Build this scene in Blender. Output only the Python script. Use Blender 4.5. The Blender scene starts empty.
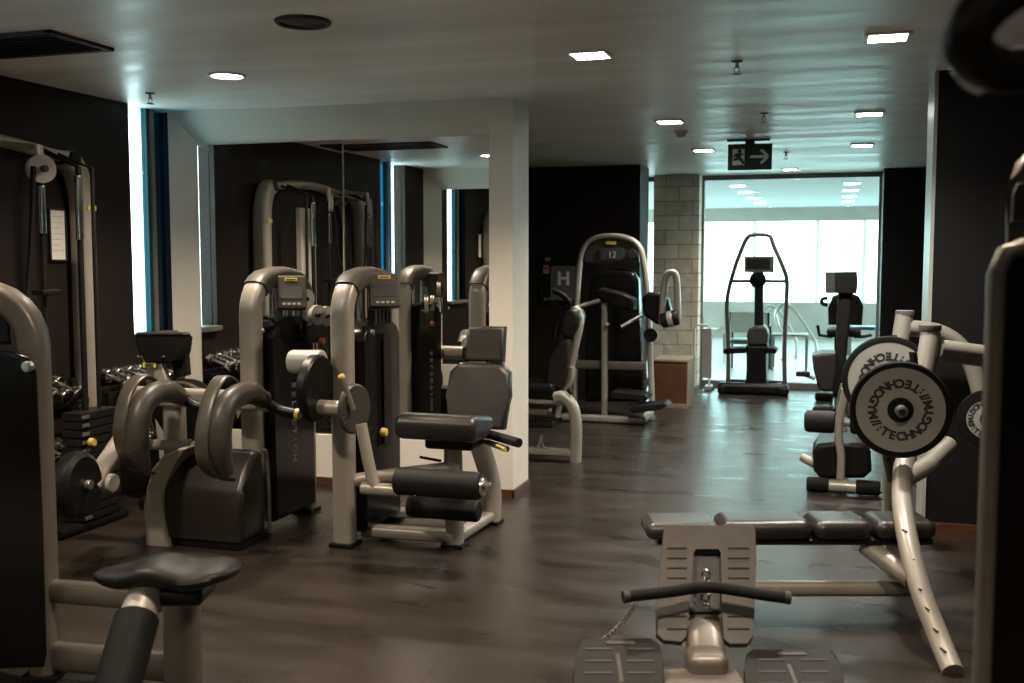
import bpy, bmesh, math, random
import numpy as np
from mathutils import Vector, Matrix, Quaternion
random.seed(7)
PI = math.pi
SC = bpy.context.scene
COL = SC.collection
H = 2.67                      # ceiling height
EYE = 1.6

# ------------------------------------------------------------------ camera frame (used to read places off the photograph)
F, YAW, PIT = 1037.0, .3012, .0779
_cy, _sy, _cp, _sp = math.cos(YAW), math.sin(YAW), math.cos(PIT), math.sin(PIT)
FW = Vector((-_sy*_cp, _cy*_cp, -_sp)); RT = Vector((_cy, _sy, 0)); UP = RT.cross(FW)
CAM = Vector((0, 0, EYE))
def ray(x, y): return FW + RT*((x-512)/F) - UP*((y-341.5)/F)
def D(x, y, t): return CAM + ray(x, y)*t
def Zp(x, y, z=0.0):
    d = ray(x, y); return CAM + d*((z-EYE)/d.z)
def Yp(x, y, Y):
    d = ray(x, y); return CAM + d*(Y/d.y)
def Xp(x, y, X):
    d = ray(x, y); return CAM + d*(X/d.x)

# ------------------------------------------------------------------ materials
def principled(name, col, rough=.5, metal=0., spec=.5, nscale=0, namt=0, bump=0, bscale=200, rvar=0, coat=0, stretch=None):
    m = bpy.data.materials.new(name); m.use_nodes = True
    nt = m.node_tree; b = nt.nodes['Principled BSDF']
    b.inputs['Base Color'].default_value = (*col, 1); b.inputs['Roughness'].default_value = rough
    b.inputs['Metallic'].default_value = metal; b.inputs['Specular IOR Level'].default_value = spec
    if coat: b.inputs['Coat Weight'].default_value = coat; b.inputs['Coat Roughness'].default_value = .12
    tc = nt.nodes.new('ShaderNodeTexCoord'); src = tc.outputs['Object']
    if stretch:
        mp = nt.nodes.new('ShaderNodeMapping'); mp.inputs['Scale'].default_value = stretch
        nt.links.new(src, mp.inputs['Vector']); src = mp.outputs['Vector']
    if nscale:
        n = nt.nodes.new('ShaderNodeTexNoise'); n.inputs['Scale'].default_value = nscale; n.inputs['Detail'].default_value = 6
        nt.links.new(src, n.inputs['Vector'])
        r = nt.nodes.new('ShaderNodeMapRange'); r.inputs['From Min'].default_value = .3; r.inputs['From Max'].default_value = .7
        r.inputs['To Min'].default_value = 1-namt; r.inputs['To Max'].default_value = 1+namt
        nt.links.new(n.outputs['Fac'], r.inputs['Value'])
        mx = nt.nodes.new('ShaderNodeVectorMath'); mx.operation = 'SCALE'; mx.inputs[0].default_value = col
        nt.links.new(r.outputs['Result'], mx.inputs['Scale']); nt.links.new(mx.outputs['Vector'], b.inputs['Base Color'])
        if rvar:
            r2 = nt.nodes.new('ShaderNodeMapRange'); r2.inputs['From Min'].default_value = .3; r2.inputs['From Max'].default_value = .7
            r2.inputs['To Min'].default_value = rough-rvar; r2.inputs['To Max'].default_value = rough+rvar
            nt.links.new(n.outputs['Fac'], r2.inputs['Value']); nt.links.new(r2.outputs['Result'], b.inputs['Roughness'])
    if bump:
        n2 = nt.nodes.new('ShaderNodeTexNoise'); n2.inputs['Scale'].default_value = bscale
        nt.links.new(tc.outputs['Object'], n2.inputs['Vector'])
        bp = nt.nodes.new('ShaderNodeBump'); bp.inputs['Strength'].default_value = bump; bp.inputs['Distance'].default_value = .01
        nt.links.new(n2.outputs['Fac'], bp.inputs['Height']); nt.links.new(bp.outputs['Normal'], b.inputs['Normal'])
    return m

def emitter(name, col, strength):
    m = bpy.data.materials.new(name); m.use_nodes = True
    b = m.node_tree.nodes['Principled BSDF']
    b.inputs['Base Color'].default_value = (*col, 1); b.inputs['Emission Color'].default_value = (*col, 1)
    b.inputs['Emission Strength'].default_value = strength
    return m

def glass_mat(name, tint, gloss=.08, diffuse=0.0):
    m = bpy.data.materials.new(name); m.use_nodes = True
    nt = m.node_tree; nt.nodes.clear()
    o = nt.nodes.new('ShaderNodeOutputMaterial'); t = nt.nodes.new('ShaderNodeBsdfTransparent'); t.inputs[0].default_value = (*tint, 1)
    g = nt.nodes.new('ShaderNodeBsdfGlossy'); g.inputs['Roughness'].default_value = .02
    f = nt.nodes.new('ShaderNodeFresnel'); f.inputs[0].default_value = 1.35
    mx = nt.nodes.new('ShaderNodeMixShader')
    ge = nt.nodes.new('ShaderNodeNewGeometry'); inv = nt.nodes.new('ShaderNodeMath'); inv.operation = 'SUBTRACT'; inv.inputs[0].default_value = 1; nt.links.new(ge.outputs['Backfacing'], inv.inputs[1])
    mu = nt.nodes.new('ShaderNodeMath'); mu.operation = 'MULTIPLY'; nt.links.new(f.outputs[0], mu.inputs[0]); nt.links.new(inv.outputs[0], mu.inputs[1])
    nt.links.new(mu.outputs[0], mx.inputs[0]); nt.links.new(t.outputs[0], mx.inputs[1]); nt.links.new(g.outputs[0], mx.inputs[2])
    nt.links.new(mx.outputs[0], o.inputs[0])
    return m

def stone_mat():
    m = bpy.data.materials.new('rough_stone_blocks'); m.use_nodes = True
    nt = m.node_tree; b = nt.nodes['Principled BSDF']; L = nt.links.new
    tc = nt.nodes.new('ShaderNodeTexCoord'); sp = nt.nodes.new('ShaderNodeSeparateXYZ'); L(tc.outputs['Object'], sp.inputs[0])
    ad = nt.nodes.new('ShaderNodeMath'); ad.operation = 'ADD'; L(sp.outputs[0], ad.inputs[0]); L(sp.outputs[1], ad.inputs[1])
    cb = nt.nodes.new('ShaderNodeCombineXYZ'); L(ad.outputs[0], cb.inputs[0]); L(sp.outputs[2], cb.inputs[1])
    br = nt.nodes.new('ShaderNodeTexBrick'); L(cb.outputs[0], br.inputs['Vector'])
    br.inputs['Scale'].default_value = 1; br.inputs['Brick Width'].default_value = .34; br.inputs['Row Height'].default_value = .18
    br.inputs['Mortar Size'].default_value = .008; br.inputs['Mortar Smooth'].default_value = .4
    br.inputs['Color1'].default_value = (.78, .71, .57, 1); br.inputs['Color2'].default_value = (.55, .5, .4, 1); br.inputs['Mortar'].default_value = (.34, .31, .25, 1)
    n = nt.nodes.new('ShaderNodeTexNoise'); n.inputs['Scale'].default_value = 7; n.inputs['Detail'].default_value = 8; L(tc.outputs['Object'], n.inputs['Vector'])
    mx = nt.nodes.new('ShaderNodeMix'); mx.data_type = 'RGBA'; mx.blend_type = 'OVERLAY'; mx.inputs[0].default_value = .55
    L(br.outputs['Color'], mx.inputs[6]); L(n.outputs['Fac'], mx.inputs[7]); L(mx.outputs[2], b.inputs['Base Color'])
    bp = nt.nodes.new('ShaderNodeBump'); bp.inputs['Strength'].default_value = .6; bp.inputs['Distance'].default_value = .02
    L(n.outputs['Fac'], bp.inputs['Height']); L(bp.outputs['Normal'], b.inputs['Normal'])
    b.inputs['Roughness'].default_value = .85
    return m

def floor_mat():
    m = bpy.data.materials.new('dark_rubber_floor'); m.use_nodes = True
    nt = m.node_tree; b = nt.nodes['Principled BSDF']; L = nt.links.new
    tc = nt.nodes.new('ShaderNodeTexCoord')
    mp = nt.nodes.new('ShaderNodeMapping'); mp.inputs['Scale'].default_value = (1.2, 3.4, 1); L(tc.outputs['Object'], mp.inputs[0])
    n = nt.nodes.new('ShaderNodeTexNoise'); n.inputs['Scale'].default_value = 1.6; n.inputs['Detail'].default_value = 7; L(mp.outputs[0], n.inputs['Vector'])
    n2 = nt.nodes.new('ShaderNodeTexNoise'); n2.inputs['Scale'].default_value = 25; n2.inputs['Detail'].default_value = 3; L(tc.outputs['Object'], n2.inputs['Vector'])
    cr = nt.nodes.new('ShaderNodeValToRGB'); cr.color_ramp.elements[0].position = .35; cr.color_ramp.elements[1].position = .7
    cr.color_ramp.elements[0].color = (.019, .0146, .0115, 1); cr.color_ramp.elements[1].color = (.030, .0230, .018, 1)
    L(n.outputs['Fac'], cr.inputs[0]); b.inputs['Specular IOR Level'].default_value = .3
    br = nt.nodes.new('ShaderNodeTexBrick'); br.offset = 0; br.inputs['Scale'].default_value = 1; br.inputs['Brick Width'].default_value = 1.0; br.inputs['Row Height'].default_value = 1.0
    br.inputs['Mortar Size'].default_value = .004; br.inputs['Color1'].default_value = (1, 1, 1, 1); br.inputs['Color2'].default_value = (.88, .88, .88, 1); br.inputs['Mortar'].default_value = (.6, .6, .6, 1)
    L(tc.outputs['Object'], br.inputs['Vector'])
    mx = nt.nodes.new('ShaderNodeMix'); mx.data_type = 'RGBA'; mx.blend_type = 'MULTIPLY'; mx.inputs[0].default_value = 1
    L(cr.outputs[0], mx.inputs[6]); L(br.outputs['Color'], mx.inputs[7]); L(mx.outputs[2], b.inputs['Base Color'])
    r = nt.nodes.new('ShaderNodeMapRange'); r.inputs['To Min'].default_value = .25; r.inputs['To Max'].default_value = .37; r.inputs['From Min'].default_value = .3; r.inputs['From Max'].default_value = .7
    L(n.outputs['Fac'], r.inputs['Value']); L(r.outputs[0], b.inputs['Roughness'])
    bp = nt.nodes.new('ShaderNodeBump'); bp.inputs['Strength'].default_value = .02; bp.inputs['Distance'].default_value = .002
    L(n2.outputs['Fac'], bp.inputs['Height']); L(bp.outputs['Normal'], b.inputs['Normal'])
    return m

M = {}
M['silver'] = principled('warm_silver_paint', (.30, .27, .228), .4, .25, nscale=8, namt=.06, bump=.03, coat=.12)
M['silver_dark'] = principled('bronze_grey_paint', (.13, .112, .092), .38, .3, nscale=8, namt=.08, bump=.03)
M['cap'] = principled('taupe_plastic_cover', (.055, .048, .041), .42, .05, nscale=14, namt=.08, bump=.05, spec=0.3)
M['black'] = principled('black_plastic', (.006, .0056, .0053), .38, 0, nscale=10, namt=.2, bump=.05, spec=0.2)
M['shield'] = principled('smoked_shield_plastic', (.006, .0052, .005), .2, 0, nscale=3, namt=.15, spec=0.15)
M['dark'] = principled('dark_iron', (.014, .013, .012), .45, .4, nscale=20, namt=.2, bump=.06, spec=0.3)
M['leather'] = principled('black_upholstery', (.009, .0078, .007), .4, 0, nscale=30, namt=.15, bump=.12, bscale=260, spec=0.16)
M['leather_brown'] = principled('dark_brown_upholstery', (.02, .0165, .014), .42, 0, nscale=25, namt=.12, bump=.12, bscale=260, spec=0.24)
M['foam'] = principled('black_foam_roller', (.0085, .0078, .007), .55, 0, nscale=60, namt=.2, bump=.2, bscale=400, spec=0.2)
M['rubber'] = principled('black_rubber', (.008, .0075, .007), .6, 0, nscale=50, namt=.2, bump=.15, spec=0.1)
M['hook'] = principled('olive_grey_coating', (.06, .052, .039), .36, .2, nscale=9, namt=.12, bump=.05)
M['hookpad'] = principled('grey_brown_pad', (.04, .035, .03), .4, 0, nscale=12, namt=.12, bump=.08, spec=0.3)
M['chrome'] = principled('chrome', (.62, .6, .57), .16, 1, nscale=15, namt=.05)
M['steel'] = principled('brushed_steel', (.42, .4, .37), .3, .9, nscale=25, namt=.1)
M['gold'] = principled('yellow_marking_plastic', (.55, .4, .1), .4, 0, nscale=20, namt=.1)
M['badge'] = principled('yellow_badge', (.5, .4, .07), .45, 0, nscale=20, namt=.1)
M['dial'] = principled('dark_grey_dial', (.05, .045, .039), .4, .2, nscale=12, namt=.1, bump=.03)
M['leather_gloss'] = principled('glossy_dark_upholstery', (.02, .0165, .014), .34, 0, nscale=25, namt=.12, bump=.1, bscale=260)
M['screen'] = principled('grey_display_face', (.05, .049, .045), .22, 0, nscale=30, namt=.1)
M['printgrey'] = principled('pale_print', (.4, .38, .34), .6, 0, nscale=20, namt=.05)
M['lightplastic'] = principled('pale_grey_plastic', (.34, .32, .285), .4, 0, nscale=14, namt=.06)
M['platewhite'] = principled('pale_grey_plate_face', (.27, .256, .226), .55, 0, nscale=8, namt=.08, bump=.05)
M['ink'] = principled('black_ink', (.012, .012, .012), .6, 0, nscale=20, namt=.1)
M['footgrey'] = principled('grey_foot_plate', (.05, .044, .038), .48, .1, nscale=16, namt=.1, bump=.08, spec=0.18)
M['footdark'] = principled('dark_taupe_foot_rest', (.014, .012, .0108), .52, 0, nscale=16, namt=.12, bump=.1, spec=0.1)
M['whitewall'] = principled('off_white_paint', (.66, .62, .55), .6, 0, nscale=2.5, namt=.035, bump=.05, bscale=90)
M['darkwall'] = principled('dark_brown_paint', (.0145, .0105, .0095), .55, 0, nscale=2, namt=.08, bump=.06, bscale=120, spec=0.15)
M['charcoalwall'] = principled('charcoal_paint', (.009, .008, .008), .55, 0, nscale=2, namt=.08, bump=.06, bscale=120, spec=0.15)
M['ceiling'] = principled('grey_plaster_ceiling', (.78, .76, .725), .4, 0, nscale=1.4, namt=.12, bump=.05, bscale=60, stretch=(.35, 3.2, 1), rvar=.09)
M['wood'] = principled('reddish_wood', (.075, .03, .016), .4, 0, nscale=5, namt=.25, stretch=(1.5, 1.5, 14), bump=.05)
M['woodpale'] = principled('pale_wood_edge', (.2, .15, .1), .5, 0, nscale=6, namt=.12)
M['floor'] = floor_mat(); M['stone'] = stone_mat()
M['mirror'] = principled('mirror_silvering', (.86, .86, .84), .0, 1, nscale=1, namt=.004)
M['glass'] = glass_mat('clear_glass', (.86, .97, .96)); M['teal_glass'] = glass_mat('teal_tinted_glass', (.03, .17, .24))
M['pale_glass'] = glass_mat('pale_teal_glass', (.45, .75, .8))
M['framegrey'] = principled('grey_window_frame', (.16, .16, .15), .45, .2, nscale=12, namt=.06)
M['tealframe'] = principled('dark_teal_frame', (.012, .035, .042), .4, .1, nscale=12, namt=.1)
M['white'] = principled('white_enamel', (.7, .7, .68), .4, 0, nscale=10, namt=.03)
M['poolfloor'] = principled('pale_pool_tiles', (.42, .43, .42), .3, 0, nscale=4, namt=.06)
M['poolceil'] = principled('pale_pool_ceiling', (.36, .42, .42), .7, 0, nscale=2, namt=.03)
M['pooltile'] = principled('sandy_pool_wall', (.3, .3, .27), .7, 0, nscale=3, namt=.1)
M['green'] = principled('exit_sign_green', (.008, .04, .026), .4, 0, nscale=10, namt=.06)
M['signwhite'] = principled('exit_sign_pale_print', (.85, .88, .8), .5, 0, nscale=10, namt=.05)
M['red'] = principled('red_print', (.5, .04, .03), .5, 0, nscale=10, namt=.05)
M['paper'] = principled('poster_paper', (.66, .64, .57), .6, 0, nscale=10, namt=.03)
M['ventdark'] = principled('dark_vent_metal', (.03, .026, .023), .6, .2, nscale=10, namt=.1)
M['lampglow'] = emitter('lamp_diffuser', (1, .93, .80), 26)
M['lampglow_cool'] = emitter('cool_lamp_diffuser', (.97, 1, .95), 26)

# ------------------------------------------------------------------ mesh builder (world coordinates)
class MB:
    def __init__(s): s.bm = bmesh.new()
    def _new(s, verts, faces):
        vs = [s.bm.verts.new(v) for v in verts]
        for f in faces:
            try: s.bm.faces.new([vs[i] for i in f])
            except ValueError: pass
        return s
    def merge(s, bm2, mtx):
        bm2.verts.index_update()
        vs = [s.bm.verts.new(mtx @ v.co) for v in bm2.verts]
        for f in bm2.faces:
            try: s.bm.faces.new([vs[v.index] for v in f.verts])
            except ValueError: pass
        bm2.free(); return s
    def box(s, c, size, rot=None, bevel=0.0, seg=2):
        b = bmesh.new(); bmesh.ops.create_cube(b, size=1)
        for v in b.verts: v.co = Vector((v.co.x*size[0], v.co.y*size[1], v.co.z*size[2]))
        if bevel > 0:
            bevel = min(bevel, .49*min(size))
            bmesh.ops.bevel(b, geom=list(b.edges), offset=bevel, segments=seg, profile=.5, affect='EDGES')
        m = Matrix.Translation(Vector(c))
        if rot is not None: m = m @ rot.to_4x4()
        return s.merge(b, m)
    def span(s, lo, hi, bevel=0.0, seg=2):
        lo, hi = Vector(lo), Vector(hi)
        return s.box((lo+hi)/2, [abs(hi[i]-lo[i]) for i in range(3)], None, bevel, seg)
    def sweep(s, pts, side, a, b, n=16, p=1.0, smooth=0, taper=None):
        """section of half-width a along side and half-height b across it; p<1 squares the section"""
        pts = [Vector(q) for q in pts]
        if smooth: pts = catmull(pts, smooth)
        rings = []
        for i, q in enumerate(pts):
            t = (pts[min(i+1, len(pts)-1)] - pts[max(i-1, 0)]).normalized()
            sd = (side - t*side.dot(t)).normalized(); nn = t.cross(sd)
            k = taper(i/(len(pts)-1)) if taper else 1
            ring = []
            for j in range(n):
                an = 2*PI*(j+.5)/n; cs, sn = math.cos(an), math.sin(an)
                ring.append(q + sd*(a*k*math.copysign(abs(cs)**p, cs)) + nn*(b*k*math.copysign(abs(sn)**p, sn)))
            rings.append(ring)
        vs = [v for r in rings for v in r]; fs = []
        for i in range(len(rings)-1):
            for j in range(n): fs.append((i*n+j, i*n+(j+1) % n, (i+1)*n+(j+1) % n, (i+1)*n+j))
        fs.append(tuple(range(n))[::-1]); fs.append(tuple((len(rings)-1)*n+j for j in range(n)))
        return s._new(vs, fs)
    def tube(s, pts, r, n=14, smooth=0, taper=None):
        pts = [Vector(q) for q in pts]
        if smooth: pts = catmull(pts, smooth)
        t0 = (pts[1]-pts[0]).normalized(); sd = t0.orthogonal().normalized(); rings = []
        for i, q in enumerate(pts):
            t = (pts[min(i+1, len(pts)-1)] - pts[max(i-1, 0)]).normalized()
            sd = (sd - t*sd.dot(t)).normalized(); nn = t.cross(sd); k = r*(taper(i/(len(pts)-1)) if taper else 1)
            rings.append([q + sd*(k*math.cos(2*PI*j/n)) + nn*(k*math.sin(2*PI*j/n)) for j in range(n)])
        vs = [v for g in rings for v in g]; fs = []
        for i in range(len(rings)-1):
            for j in range(n): fs.append((i*n+j, i*n+(j+1) % n, (i+1)*n+(j+1) % n, (i+1)*n+j))
        fs.append(tuple(range(n))[::-1]); fs.append(tuple((len(rings)-1)*n+j for j in range(n)))
        return s._new(vs, fs)
    def lathe(s, c, axis, prof, n=32):
        """prof: (radius, height along axis)"""
        q = Vector((0, 0, 1)).rotation_difference(Vector(axis).normalized()); c = Vector(c); vs = []; fs = []
        for r, h in prof:
            for j in range(n): vs.append(c + q @ Vector((r*math.cos(2*PI*j/n), r*math.sin(2*PI*j/n), h)))
        for i in range(len(prof)-1):
            for j in range(n): fs.append((i*n+j, i*n+(j+1) % n, (i+1)*n+(j+1) % n, (i+1)*n+j))
        fs.append(tuple(range(n))[::-1]); fs.append(tuple((len(prof)-1)*n+j for j in range(n)))
        return s._new(vs, fs)
    def cyl(s, p0, p1, r, bevel=.006, n=28):
        p0, p1 = Vector(p0), Vector(p1); h = (p1-p0).length; b = min(bevel, r*.5, h*.45)
        return s.lathe(p0, p1-p0, [(r-b, 0), (r-b*.3, b*.3), (r, b), (r, h-b), (r-b*.3, h-b*.3), (r-b, h)], n)
    def ring(s, c, axis, R, r, n=40, k=10):
        q = Vector((0, 0, 1)).rotation_difference(Vector(axis).normalized()); c = Vector(c); vs = []; fs = []
        for i in range(n):
            a = 2*PI*i/n
            for j in range(k):
                b = 2*PI*j/k; rr = R + r*math.cos(b)
                vs.append(c + q @ Vector((rr*math.cos(a), rr*math.sin(a), r*math.sin(b))))
        for i in range(n):
            for j in range(k): fs.append((i*k+j, ((i+1) % n)*k+j, ((i+1) % n)*k+(j+1) % k, i*k+(j+1) % k))
        return s._new(vs, fs)
    def prism(s, outline, vec, bevel=0.0, seg=2):
        """outline: planar world points; vec: extrusion"""
        b = bmesh.new(); o = [Vector(p) for p in outline]; vec = Vector(vec)
        n = sum(((o[i]).cross(o[(i+1) % len(o)]) for i in range(len(o))), Vector()).normalized()
        if n.dot(vec) > 0: o = o[::-1]
        v0 = [b.verts.new(p) for p in o]; v1 = [b.verts.new(p+vec) for p in o]; k = len(o)
        f0 = b.faces.new(v0); f1 = b.faces.new(v1[::-1])
        for i in range(k): b.faces.new((v0[(i+1) % k], v0[i], v1[i], v1[(i+1) % k]))
        if bevel > 0:
            es = list(f0.edges) + list(f1.edges)
            bmesh.ops.bevel(b, geom=es, offset=bevel, segments=seg, profile=.5, affect='EDGES')
        return s.merge(b, Matrix())
    def text(s, body, mtx, size, depth=.001, fat=0):
        cu = bpy.data.curves.new('lettering', 'FONT'); cu.body = body; cu.size = size; cu.extrude = depth; cu.offset = fat
        cu.align_x = 'CENTER'; cu.align_y = 'CENTER'
        ob = bpy.data.objects.new('lettering_source', cu); COL.objects.link(ob)
        bpy.context.view_layer.update()
        me = bpy.data.meshes.new_from_object(ob.evaluated_get(bpy.context.evaluated_depsgraph_get()))
        b = bmesh.new(); b.from_mesh(me)
        bpy.data.objects.remove(ob); bpy.data.curves.remove(cu); bpy.data.meshes.remove(me)
        return s.merge(b, mtx)
    def build(s, name, mat, parent=None, label=None, sharp=38, origin=None):
        bm = s.bm; bmesh.ops.recalc_face_normals(bm, faces=list(bm.faces))
        me = bpy.data.meshes.new(name)
        if parent is None:
            if origin is None:
                xs = [v.co for v in bm.verts]
                lo = [min(c[i] for c in xs) for i in range(3)]; hi = [max(c[i] for c in xs) for i in range(3)]
                origin = Vector(((lo[0]+hi[0])/2, (lo[1]+hi[1])/2, lo[2]))
            bmesh.ops.translate(bm, verts=list(bm.verts), vec=-Vector(origin))
        else:
            bmesh.ops.translate(bm, verts=list(bm.verts), vec=-world_loc(parent))
        bm.to_mesh(me); bm.free()
        me.shade_smooth(); me.set_sharp_from_angle(angle=math.radians(sharp))
        me.materials.append(M[mat] if isinstance(mat, str) else mat)
        o = bpy.data.objects.new(name, me); COL.objects.link(o)
        wn = o.modifiers.new('even_normals', 'WEIGHTED_NORMAL'); wn.keep_sharp = True
        if parent is None: o.location = origin
        else: o.parent = parent
        if label: o['label'] = label
        return o

def catmull(p, k):
    out = []
    for i in range(len(p)-1):
        a, b, c, d = p[max(i-1, 0)], p[i], p[i+1], p[min(i+2, len(p)-1)]
        for j in range(k):
            t = j/k
            out.append(.5*((2*b) + (c-a)*t + (2*a-5*b+4*c-d)*t*t + (3*b-a-3*c+d)*t**3))
    out.append(p[-1]); return out
def world_loc(o):
    v = Vector((0, 0, 0))
    while o is not None: v += o.location; o = o.parent
    return v
def tag(o, label, cat, group=None):
    o['label'] = label; o['category'] = cat
    if group: o['group'] = group
    return o
def thing(name, loc, label, cat, group=None):
    o = bpy.data.objects.new(name, None); COL.objects.link(o); o.location = loc; o.empty_display_size = .1
    return tag(o, label, cat, group)
def struct(name, mb, mat, parent=None):
    o = mb.build(name, mat, parent, origin=Vector((0, 0, 0)) if parent is None else None, sharp=30)
    if parent is None: o['kind'] = 'structure'
    return o
def dup(root, loc, label, group=None):
    r = root.copy(); COL.objects.link(r); r.location = loc; r['label'] = label
    if group: r['group'] = group
    for ch in list(root.children):
        c = ch.copy(); COL.objects.link(c); c.parent = r
        for g in list(ch.children):
            d = g.copy(); COL.objects.link(d); d.parent = c
    return r
Xv, Yv, Zv = Vector((1, 0, 0)), Vector((0, 1, 0)), Vector((0, 0, 1))
def RZ(a): return Matrix.Rotation(a, 3, 'Z')
def frame(x, y, z):            # columns -> rotation
    return Matrix((x, y, z)).transposed()

# ================================================================== THE SETTING
XW, YM, XPL = -4.64, 6.6, -2.045
struct('floor', MB().span((XW-.3, -3.2, -.1), (3.2, 13.55, 0)), 'floor')
struct('ceiling', MB().span((XW-.3, -3.2, H), (3.2, 13.6, H+.12)), 'ceiling')
# left wall with two window openings
w = MB(); T = .14
wins = [(2.42, 3.08), (6.09, 6.53)]
w.span((XW-T, -3.2, 0), (XW, 2.42, H)); w.span((XW-T, 3.08, 0), (XW, 6.09, H)); w.span((XW-T, 6.53, 0), (XW, 11.75, H))
for a, b in wins: w.span((XW-T, a, 0), (XW, b, 1.07))
struct('wall_left', w, 'darkwall')
for i, (a, b) in enumerate(wins):
    k = b-a
    g = MB().span((XW-.05, a, 1.07), (XW-.04, a+.38*k, H)).build('window_%d' % (i+1), 'glass', None, origin=Vector((0, 0, 0)))
    g['kind'] = 'structure'
    MB().span((XW-.05, a+.38*k, 1.07), (XW-.04, a+.50*k, H)).build('window_pane', 'pale_glass', g)
    MB().span((XW-.07, a+.50*k, 1.07), (XW-.02, a+.58*k, H), .004).build('window_frame', 'tealframe', g)
    MB().span((XW-.07, a+.58*k, 1.07), (XW-.012, a+.68*k, H), .004).build('window_frame', 'framegrey', g)
    MB().span((XW-.05, a+.68*k, 1.09), (XW-.04, b-.002, H)).build('window_pane', 'teal_glass', g)
    MB().span((XW-.14, a, 1.05), (XW+.05, b, 1.09), .006).build('window_sill', 'framegrey', g)
MIRROR_TURN = 1.0      # the panel beside the corner hangs slightly out of true
# mirror wall: white framed niche, and the one facing it behind
def niche_wall(name, y, sgn):
    """wall with a recessed mirror: splayed jamb and splayed head meeting in a mitre, plain pier at the free end"""
    w = MB(); f = sgn
    def V(x, d, z): return Vector((x, y+f*d, z))
    def block(p):           # p: four front points, pushed back to the rear plane
        n = len(p); q = [Vector((v.x, y+f*.37, v.z)) for v in p]
        w._new(p+q, [tuple(range(n)), tuple(range(2*n-1, n-1, -1))] + [(i, n+i, n+(i+1) % n, (i+1) % n) for i in range(n)])
    o = -.07
    block([V(XW, o, 0), V(-4.46, .05, 0), V(-4.46, .05, 2.44), V(XW, o, H)])
    block([V(XW, o, H), V(-4.46, .05, 2.44), V(-2.21, .05, 2.44), V(-2.21, 0, H)])
    lo, hi = sorted((y, y+f*.37))
    w.span((-4.46, lo, 0), (-2.21, hi, .36)); w.span((-2.21, lo, 0), (XPL, hi, H))
    l2, h2 = sorted((y+f*.06, y+f*.37)); w.span((-4.46, l2, .36), (-2.21, h2, 2.44))
    return struct(name, w, 'whitewall')
niche_wall('wall_mirror_side', YM, 1)
niche_wall('wall_behind', 1.8, -1)
b = MB(); b.span((-4.4, YM-.014, 0), (XPL+.014, YM, .055)); b.span((XPL, YM-.014, 0), (XPL+.014, YM+.37, .055)); struct('baseboard_mirror_side', b, 'wood')
mm = MB().span((-4.455, YM+.036, .37), (-3.304, YM+.047, 2.435))
bmesh.ops.rotate(mm.bm, verts=list(mm.bm.verts), cent=(-3.304, YM+.04, 0), matrix=Matrix.Rotation(math.radians(MIRROR_TURN), 3, 'Z'))
tag(mm.build('wall_mirror', 'mirror'), 'tall wall mirror in the white frame, panel beside the window corner', 'mirror', 'mirror panels of the white niche')
tag(MB().span((-3.296, YM+.048, .37), (-2.215, YM+.059, 2.435)).build('wall_mirror', 'mirror'), 'tall wall mirror in the white frame, panel beside the white pillar', 'mirror', 'mirror panels of the white niche')
tag(MB().span((-4.455, 1.801-.06, .37), (-2.215, 1.812-.06, 2.435)).build('wall_mirror', 'mirror'), 'wall mirror of the opposite niche, seen only as a reflection', 'mirror')
# back of the hall
struct('wall_back', MB().span((XW, 11.6, 0), (-2.1, 12.15, H)), 'darkwall')
struct('wall_back_side', MB().span((-3.3, 12.15, 0), (-3.2, 13.55, H)), 'charcoalwall')
struct('wall_stone_pier', MB().span((-2.2, 13.1, 0), (-1.63, 13.7, H)), 'stone')
g = MB().span((-3.2, 13.44, .07), (-2.2, 13.452, H-.05)).build('window_5', 'glass', None, origin=Vector((0, 0, 0))); g['kind'] = 'structure'
fr = MB(); fr.span((-3.2, 13.38, H-.06), (-2.2, 13.5, H)); fr.span((-3.2, 13.38, 0), (-2.2, 13.5, .07)); fr.build('window_frame', 'framegrey', g)
struct('wall_right_back', MB().span((.52, 12.9, 0), (1.02, 13.55, H)), 'charcoalwall')
w = MB(); w.span((.535, 6.4, 0), (3.2, 6.8, H)); struct('wall_right', w, 'charcoalwall')
struct('trim_1', MB().span((.515, 6.39, 0), (.535, 6.81, H)), 'lightplastic')
struct('baseboard_right', MB().span((.515, 6.37, 0), (3.2, 6.39, .085)), 'wood')
struct('wall_right_side', MB().span((2.6, 6.9, 0), (2.7, 13.55, H)), 'charcoalwall')
struct('wall_right_front', MB().span((3.2, -3.2, 0), (3.3, 6.9, H)), 'charcoalwall')
struct('wall_rear', MB().span((XW, -3.3, 0), (3.3, -3.2, H)), 'charcoalwall')
struct('wall_right_return', MB().span((1.02, 13.4, 0), (2.7, 13.55, H)), 'charcoalwall')
# glass front to the pool hall
g = MB().span((-1.63, 13.44, .07), (.52, 13.452, H-.05)).build('window_3', 'glass', None, origin=Vector((0, 0, 0))); g['kind'] = 'structure'
fr = MB(); fr.span((-1.63, 13.38, H-.06), (.52, 13.5, H)); fr.span((-1.63, 13.38, 0), (.52, 13.5, .07)); fr.span((-1.63, 13.38, .07), (-1.60, 13.5, H-.06)); fr.span((.49, 13.38, .07), (.52, 13.5, H-.06))
fr.build('window_frame', 'framegrey', g)
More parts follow.
